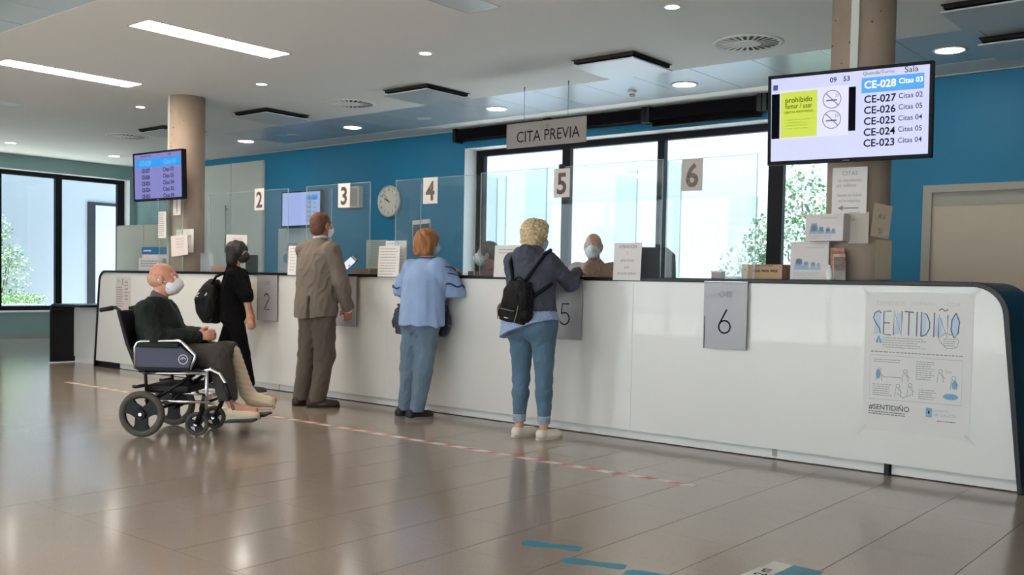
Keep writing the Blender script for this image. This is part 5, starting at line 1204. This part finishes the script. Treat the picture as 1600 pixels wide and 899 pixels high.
# ---- man in the suit at place three
L = (-6.8, 5.55, 0); p = person('man in a grey brown suit holding a phone at place three', L)
hf = unit(V(-.02, 1, -.25)); hc = V(-6.815, 5.60, 1.605)
J = dict(pelvis=(-6.80, 5.55, .88), waist=(-6.80, 5.55, 1.06), chest=(-6.81, 5.55, 1.25), neck=(-6.815, 5.565, 1.47), head=hc, hf=hf, shL=(-6.99, 5.555, 1.385), shR=(-6.645, 5.57, 1.385),
         elL=(-7.01, 5.70, 1.13), wrL=(-6.955, 5.88, 1.195), elR=(-6.545, 5.60, 1.11), wrR=(-6.59, 5.71, .90), hipL=(-6.89, 5.55, .84), hipR=(-6.71, 5.55, .84), knL=(-6.935, 5.56, .46), knR=(-6.735, 5.585, .46),
         anL=(-6.945, 5.505, .09), anR=(-6.755, 5.525, .09), toeL=(-6.92, 5.68, .03), toeR=(-6.63, 5.66, .03))
S = body(J); hand(S, V(*J['wrR']), V(-.1, .25, -.95), V(-.9, .3, 0), 1, .55); hand(S, V(*J['wrL']), V(.25, .75, .3), V(.3, -.3, .8), -1, .55)
solid('body', S.build(.0065), skin('ruddy', (178, 110, 88)), p, L); eyes(p, hc, hf, 1, L); mask(p, L, hc, hf, 1, M_maskw)
f2 = unit(hf * V(1, 1, 0)); A = np.array([np.cross(f2, UP), f2, UP]); S = Sdf(); S.ell(hc + f2 * -.018 + UP * .025, V(.082, .098, .1), A, .01); S.ell(hc + f2 * -.05 - UP * .03, V(.074, .056, .07), A, .02); S.ell(hc + f2 * .1 - UP * .03, V(.075, .09, .1), A, .02, 'd'); S.ell(hc + f2 * .02 + UP * .12, V(.05, .06, .04), A, .02, 'd')
solid('hair', S.build(.0055, curls(.0015, 200)), mat('auburn_thin_hair', (110, 68, 52), .65, noise=(50, .3), bump=(200, .5)), p, L)
M_suit = mat('grey_brown_suit', (120, 108, 97), .85, noise=(6, .07), bump=(300, .15)); M_suit2 = mat('suit_trousers', (98, 88, 79), .85, noise=(6, .08), bump=(300, .15))
S = Sdf()
for k in 'LR':
    h_, n_, a_ = V(*J['hip' + k]), V(*J['kn' + k]), V(*J['an' + k]); S.cone(h_ + UP * .02, n_, .105, .088, .03); S.cone(n_, a_ - UP * .02, .086, .074, .02)
S.ell(V(-6.80, 5.54, .88), V(.19, .15, .12), None, .05)
solid('trousers', S.build(.007, folds(.0065, 26, 11, .2, .001), lambda X, Y, Z: .05 - Z), M_suit2, p, L)
M_brsh = mat('brown_leather', (60, 42, 36), .4); M_dsole = mat('dark_sole', (34, 28, 26), .6)
shoe(p, L, (-6.965, 5.42), (.18, 1), .28, M_brsh, M_dsole, .047, .075); shoe(p, L, (-6.80, 5.445), (.62, .78), .285, M_brsh, M_dsole, .047, .075)
S = Sdf(); S.stack([(-6.795, 5.525, .785, .218, .165), (-6.795, 5.53, .9, .213, .165), (-6.80, 5.54, 1.06, .2, .155), (-6.81, 5.55, 1.22, .213, .155), (-6.815, 5.555, 1.35, .2, .125), (-6.815, 5.56, 1.425, .13, .09), (-6.815, 5.565, 1.49, .072, .068)], .03)
solid_res = S
for k, rad in (('L', (.08, .066, .055)), ('R', (.08, .066, .055))):
    sh, e, w_ = V(*J['sh' + k]), V(*J['el' + k]), V(*J['wr' + k]); S.cone(sh, e, rad[0], rad[1], .014); S.cone(e, w_, rad[1], rad[2], .012)
solid('jacket', S.build(.0065, folds(.0055, 28, 10, .8, .0006), lambda X, Y, Z: np.maximum(.80 - .02 * np.sin(9 * X) - Z, np.minimum(.012 + .04 * np.clip(.98 - Z, 0, .2) - np.abs(X + 6.715), np.minimum(.98 - Z, 5.48 - Y)))), M_suit, p, L)
S = Sdf(); S.cone(V(-6.815, 5.575, 1.46), V(-6.815, 5.585, 1.488), .066, .062, 0); solid('shirt_collar', S.build(.006), mat('pale_shirt', (214, 214, 220), .8), p, L)
S = Sdf(); S.cone(V(*J['wrR']), V(*J['wrR']) + V(0, .01, -.03), .042, .04, 0); solid('shirt_cuff', S.build(.006), mat('pale_shirt', (214, 214, 220), .8), p, L)
t = thing('phone', 'mobile phone with white lit screen held by the man in the suit', 'phone', (-6.885, 5.985, 1.285), rot=(R(-25), R(40), R(20)))
box('case', -.037, .037, .0, .009, -.075, .075, M_blackpl, t, .003); box('screen', -.034, .034, -.0008, .0, -.06, .05, mat('lit_phone', (228, 232, 250), .3, emit=.36, base=(12, 12, 15)), t)
box('camera_bar', -.03, .03, -.001, .0, .055, .072, mat('phone_silver', (180, 180, 186), .3, .5), t)

# ---- girl in black at place two
L = (-8.15, 5.66, 0); p = person('young woman dressed all in black with short dark hair, at place two', L)
D = unit(V(.8, .6, 0)); RT = V(.6, -.8, 0); C0 = V(-8.2, 5.66, 0)
def G(d_, r_, z): return C0 + D * d_ + RT * r_ + UP * z
hf = unit(D + V(.15, 0, 0)); hc = G(.03, 0, 1.372)
J = dict(pelvis=G(-.0, 0, .72), waist=G(.0, 0, .87), chest=G(.01, 0, 1.05), neck=G(-.02, 0, 1.235), head=hc, hf=hf, shL=G(.02, -.15, 1.155), shR=G(.04, .15, 1.155), elL=G(.06, -.2, .93), wrL=G(.12, -.19, .74), elR=G(.17, .18, .945), wrR=G(.205, .17, .755),
         hipL=G(-.02, -.08, .70), hipR=G(.03, .08, .70), knL=G(-.16, -.1, .40), knR=G(.13, .09, .39), anL=G(-.3, -.12, .08), anR=G(.2, .09, .08), toeL=G(-.16, -.13, .03), toeR=G(.33, .1, .03))
S = body(J, .86, f=D); hand(S, J['wrR'], V(.1, .05, -1), V(-.3, .3, 0), 1, .5, .85); hand(S, J['wrL'], V(.1, .05, -1), V(.3, -.3, 0), -1, .5, .85)
solid('body', S.build(.0065), skin('olive', (196, 148, 126)), p, L); eyes(p, hc, hf, .88, L)
M_bk = mat('black_cotton', (11, 10, 13), .95, noise=(8, .2), bump=(80, .3), spec=.15); mask(p, L, hc, hf, .9, mat('black_mask', (18, 18, 21), .8))
A = np.array([np.cross(hf, UP), hf, UP]); S = Sdf(); S.ell(hc + hf * -.015 + UP * .025, V(.097, .112, .1), A, .02); S.ell(hc + hf * -.045 - UP * .07, V(.092, .07, .085), A, .04); S.ell(hc + hf * .1 - UP * .06, V(.062, .07, .09), A, .02, 'd')
solid('hair', S.build(.0055, lambda X, Y, Z: .003 * np.sin(80 * X + 60 * Y)), mat('black_brown_hair', (24, 16, 16), .55, bump=(90, .4, (1, 1, .2))), p, L)
S = Sdf()
for k in 'LR': S.cone(J['hip' + k] + UP * .02, J['kn' + k], .09, .058, .03); S.cone(J['kn' + k], J['an' + k] + UP * .02, .058, .04, .02)
S.ell(G(-.01, 0, .74), V(.15, .13, .1), np.array([RT, D, UP]), .05); solid('leggings', S.build(.0065, folds(.002, 60, 18), lambda X, Y, Z: .07 - Z), M_bk, p, L)
S = Sdf(); S.stack([(C0[0], C0[1], .70, .17, .15), (C0[0], C0[1], .85, .155, .14), (C0[0] + .01, C0[1] + .01, 1.05, .165, .14), (C0[0] + .01, C0[1] + .01, 1.15, .15, .11), (C0[0] - .01, C0[1], 1.21, .1, .075), (C0[0] - .015, C0[1] - .01, 1.25, .06, .055)], .03, yaw=math.atan2(RT[1], RT[0]))
S.cone(J['shR'], J['elR'] + V(0, 0, .01), .07, .068, .03); S.cone(J['shL'], J['elL'], .07, .062, .03)
solid('t_shirt', S.build(.0065, folds(.005, 40, 16, .5)), M_bk, p, L)
M_bs = mat('black_trainer', (24, 23, 26), .6); M_ws = mat('white_sole', (206, 200, 196), .6)
shoe(p, L, tuple(G(.135, .095, 0)[:2]), D + V(.05, 0, 0), .225, M_bs, M_ws, .039, .066, 'trainer'); shoe(p, L, tuple(G(-.36, -.12, 0)[:2]), D, .225, M_bs, M_ws, .039, .066, 'trainer')
t = thing('sports_bag', 'black bag with a small white mark on the back of the girl in black', 'bag', tuple(G(-.21, .03, .885)), rotz=math.atan2(RT[1], RT[0]))
S = Sdf(); S.stack([(.03, 0, -.2, .11, .07), (0, -.02, -.1, .165, .115), (0, -.03, .03, .175, .12), (.0, 0, .16, .13, .08), (.0, .02, .22, .07, .04)], .03, p=2.6); solid('pouch', S.build(.007, folds(.006, 24, 16, .6)), mat('black_nylon', (13, 13, 16), .65, bump=(60, .25), spec=.25), t)
MB().tube([(.1, .01, .15), (.12, .08, .25), (.1, .16, .29), (.1, .25, .27)], .013, 8).build('strap', M_bk, t)
I = Ink(); I.stroke([(-.05, .0), (-.02, -.014), (.03, .0), (.055, .03)], .012); I.stroke([(-.045, .012), (-.02, .03)], .01); I.build('white_mark', mat('mark_white', (204, 204, 210), .6), t, 0, Matrix.Translation((.163, -.05, .06)) @ Matrix.Rotation(R(90), 4, 'Z'))

# ---- seated man in the wheelchair (same frame as the chair)
p = person('elderly man in a dark green jumper seated in the wheelchair', WC_LOC, WC_ROT); L = (0, 0, 0)
hf = unit(V(.95, .12, -.18)); hc = V(.035, 0, 1.11); F = V(1, 0, 0)
J = dict(pelvis=(.06, 0, .57), waist=(.03, 0, .68), chest=(.0, 0, .80), neck=(-.015, 0, .955), head=hc, hf=hf, shL=(-.02, .175, .88), shR=(-.02, -.175, .88), elL=(.07, .2, .69), elR=(.07, -.2, .69), wrL=(.3, .07, .705), wrR=(.3, -.07, .7),
         hipL=(.08, .095, .57), hipR=(.08, -.095, .57), knL=(.49, .1, .585), knR=(.49, -.1, .575), anL=(.62, .1, .27), anR=(.56, -.1, .245), toeL=(.8, .1, .235), toeR=(.76, -.1, .175))
S = body(J, 1, f=F, feet=False); hand(S, V(*J['wrR']), V(.9, .35, .1), V(-.3, .8, -.2), -1, .75); hand(S, V(*J['wrL']), V(.9, -.3, .12), V(-.3, -.8, -.2), 1, .75)
S.cone(V(.585, -.1, .205), V(.74, -.1, .175), .034, .026, .02); S.cone(V(.64, .1, .25), V(.82, .1, .235), .032, .022, .02)
solid('body', S.build(.0062), skin('pink', (214, 150, 124)), p); eyes(p, hc, hf, 1.02, L); mask(p, L, hc, hf, 1.05, M_maskw)
f2 = unit(hf * V(1, 1, 0)); A = np.array([np.cross(f2, UP), f2, UP]); S = Sdf(); S.ell(hc + f2 * -.02 - UP * .0, V(.082, .1, .075), A, .01); S.ell(hc + f2 * .075 + UP * .01, V(.1, .09, .12), A, .02, 'd'); S.ell(hc + UP * .09, V(.09, .12, .07), A, .02, 'd')
solid('hair', S.build(.0055, curls(.001, 200)), mat('thin_sandy_hair', (196, 150, 124), .7, noise=(50, .15)), p)
M_jump = mat('dark_green_jumper', (24, 31, 28), .95, noise=(9, .15), bump=(90, .4))
S = Sdf(); S.stack([(.06, 0, .55, .17, .185), (.03, 0, .66, .17, .2), (-.0, 0, .8, .155, .205), (-.02, 0, .88, .125, .19), (-.025, 0, .935, .095, .12), (-.015, 0, .975, .062, .065)], .04)
for k in 'LR': S.cone(V(*J['sh' + k]), V(*J['el' + k]), .082, .068, .04); S.cone(V(*J['el' + k]), V(*J['wr' + k]), .066, .05, .03)
solid('jumper', S.build(.0068, folds(.0055, 30, 12, .3)), M_jump, p)
S = Sdf(); S.cone(V(-.008, 0, .955), V(0, 0, .985), .066, .062, 0); solid('shirt_collar', S.build(.006), mat('grey_collar', (92, 88, 92), .8), p)
M_dtr = mat('dark_grey_trousers', (64, 60, 56), .9, noise=(7, .1), bump=(120, .2))
S = Sdf()
S.cone(V(.05, -.095, .565), V(.47, -.1, .565), .09, .082, .04); S.cone(V(.48, -.1, .55), V(.545, -.1, .275), .083, .068, .03); S.cone(V(.05, .095, .565), V(.5, .1, .575), .09, .08, .04); S.ell(V(.04, 0, .56), V(.14, .18, .085), None, .04)
solid('trousers', S.build(.0068, folds(.0055, 34, 13, .7), lambda X, Y, Z: np.maximum(.25 - Z, np.where(Y > 0, X - .535, -1))), M_dtr, p)
M_band = mat('beige_bandage', (226, 208, 180), .9, bump=(60, .4, (1, 1, 3)))
S = Sdf(); S.cone(V(.5, .1, .575), V(.62, .1, .29), .066, .05, .02); S.cone(V(.62, .1, .285), V(.66, .1, .245), .05, .048, .03); S.cone(V(.66, .1, .245), V(.80, .1, .222), .047, .037, .03)
solid('leg_bandage', S.build(.0062, lambda X, Y, Z: .0018 * np.sin(170 * Z + 40 * X), lambda X, Y, Z: .187 - Z), M_band, p)
shoe(p, L, (.535, -.1), (1, 0), .24, M_band, mat('pale_sole', (196, 188, 172), .7), .042, .075, 'slipper', True, .108 + .012)
shoe_pad = MB().box(.60, .82, .06, .14, .165, .185).build('cast_sole', M_band, p, None, .008)

# ---- clerk seated left of the backpack woman
def clerk(label, hc, hf, facing, top, hair_c, bald, skin_c, maskm, sk, arm=None):
    f = unit(facing); r = np.cross(f, UP); b = V(hc[0], hc[1], 0) - f * .06; z = hc[2]; L = (b[0], b[1], 0)
    p = person(label, L); G = lambda d_, r_, h: b + f * d_ + r * r_ + UP * (z + h)
    J = dict(pelvis=G(-.02, 0, -.70), waist=G(-.02, 0, -.55), chest=G(-.01, 0, -.36), neck=G(0, 0, -.13), head=hc, hf=hf, shL=G(0, -.17, -.22), shR=G(0, .17, -.22), elL=G(.1, -.22, -.46), elR=G(.1, .22, -.46), wrL=G(.32, -.1, -.42), wrR=G(.32, .1, -.42),
             hipL=G(0, -.09, -.71), hipR=G(0, .09, -.71), knL=G(.4, -.1, -.70), knR=G(.4, .1, -.70), anL=G(.42, -.1, -z - .0 + .09), anR=G(.42, .1, -z + .09), toeL=G(.57, -.1, -z + .03), toeR=G(.57, .1, -z + .03))
    if arm: J.update({k: V(*v) for k, v in arm.items()})
    S = body(J, .97, f=f); hand(S, J['wrR'], J['wrR'] - J['elR'], V(0, 0, -1), 1, .4); hand(S, J['wrL'], J['wrL'] - J['elL'], V(0, 0, -1), -1, .4)
    solid('body', S.build(.0068), skin(sk, skin_c), p, L); eyes(p, hc, unit(hf), .98, L); mask(p, L, hc, unit(hf), 1.02, maskm)
    g_ = unit(unit(hf) * V(1, 1, 0)); A = np.array([np.cross(g_, UP), g_, UP]); S = Sdf()
    if bald: S.ell(hc + g_ * -.02, V(.08, .098, .078), A, .01); S.ell(hc + g_ * .08 + UP * .01, V(.1, .09, .12), A, .02, 'd'); S.ell(hc + UP * .095, V(.09, .12, .07), A, .02, 'd')
    else: S.ell(hc + g_ * -.018 + UP * .03, V(.085, .102, .1), A, .02); S.ell(hc + g_ * .1 - UP * .04, V(.075, .085, .1), A, .02, 'd')
    solid('hair', S.build(.0062, curls(.0015, 150)), mat('hair_%d' % hair_c[0], hair_c, .6, noise=(40, .2)), p, L)
    S = Sdf(); S.cone(G(-.02, 0, -.66), G(-.02, 0, -.5), .135, .13, .04, (f, .85)); S.cone(G(-.02, 0, -.5), G(0, 0, -.33), .13, .15, .04, (f, .8)); S.cone(J['shL'], J['shR'], .075, .075, .05); S.cone(G(0, 0, -.28), G(0, 0, -.16), .11, .065, .05)
    for k in 'LR': S.cone(J['sh' + k], J['el' + k], .075, .06, .03); S.cone(J['el' + k], J['wr' + k] * .9 + J['el' + k] * .1, .06, .045, .03)
    solid('top', S.build(.007, folds(.004, 34, 14)), mat('clerk_top_%d' % top[0], top, .85, noise=(14, .25, (6, 6, .5))), p, L)
    S = Sdf()
    for k in 'LR': S.cone(J['hip' + k], J['kn' + k], .095, .07, .04); S.cone(J['kn' + k], J['an' + k], .07, .055, .03)
    S.ell(J['pelvis'], V(.15, .15, .1), None, .04); solid('trousers', S.build(.0085, None, lambda X, Y, Z: .06 - Z), mat('clerk_trousers', (52, 54, 64), .9), p, L)
    for k in 'LR': shoe(p, L, tuple((J['an' + k] - f * .07)[:2]), f, .26, M_blk, M_dsole, .045, .07)
    return b, f, z
def office_chair(label, b, f, seat_z, back=True, top=None):
    a = math.atan2(f[1], f[0]); t = thing('office_chair', label, 'chair', (b[0], b[1], 0), rotz=a)
    MB().lathe([(.03, .08), (.03, seat_z - .06)], 12).build('column', M_blackpl, t)
    for k in range(5):
        c_, s_ = math.cos(2 * math.pi * k / 5), math.sin(2 * math.pi * k / 5); MB().tube([(0, 0, .1), (.28 * c_, .28 * s_, .07)], [.024, .014], 8).build('base_arm', M_blackpl, t)
        MB().lathe([(.025, -.012), (.025, .012)], 12, Matrix.Translation((.28 * c_, .28 * s_, .026)) @ Matrix.Rotation(R(90), 4, 'X')).build('caster', M_blackpl, t)
    MB().box(-.22, .26, -.23, .23, seat_z - .06, seat_z).build('seat', M_vinyl, t, None, .02)
    S = Sdf(); S.stack([(-.25, 0, seat_z + .1, .03, .2), (-.27, 0, seat_z + .3, .035, .22), (-.26, 0, (top or seat_z + .5) - .06, .035, .19), (-.255, 0, top or seat_z + .5, .02, .12)], .02, p=3)
    solid('backrest', S.build(.008), mat('dark_blue_seat', (52, 56, 70), .8), t); MB().tube([(-.05, 0, seat_z - .06), (-.26, 0, seat_z - .03), (-.29, 0, seat_z + .2)], .016, 8).build('back_stem', M_blackpl, t)
b, f, z = clerk('seated clerk with short dark hair and blue mask behind the counter', V(-6.085, 7.0, 1.395), V(-.8, -.6, -.1), V(-.45, -.9, 0), (128, 60, 52), (34, 30, 30), False, (190, 136, 112), M_mask, 'tan')
office_chair('office chair under the dark haired clerk', b - f * .04, f, z - .80)
b, f, z = clerk('seated bald clerk in a brown top behind the counter, facing the backpack woman', V(-4.865, 7.0, 1.462), V(.45, -.88, -.08), V(.3, -.95, 0), (150, 116, 88), (150, 136, 128), True, (206, 150, 126), M_maskw, 'rose')
office_chair('office chair under the bald clerk', b - f * .04, f, z - .80)
office_chair('dark empty office chair right of the folded notice at place five', V(-4.28, 7.05, 0), unit(V(.55, -.83, 0)), .62, True, 1.46)
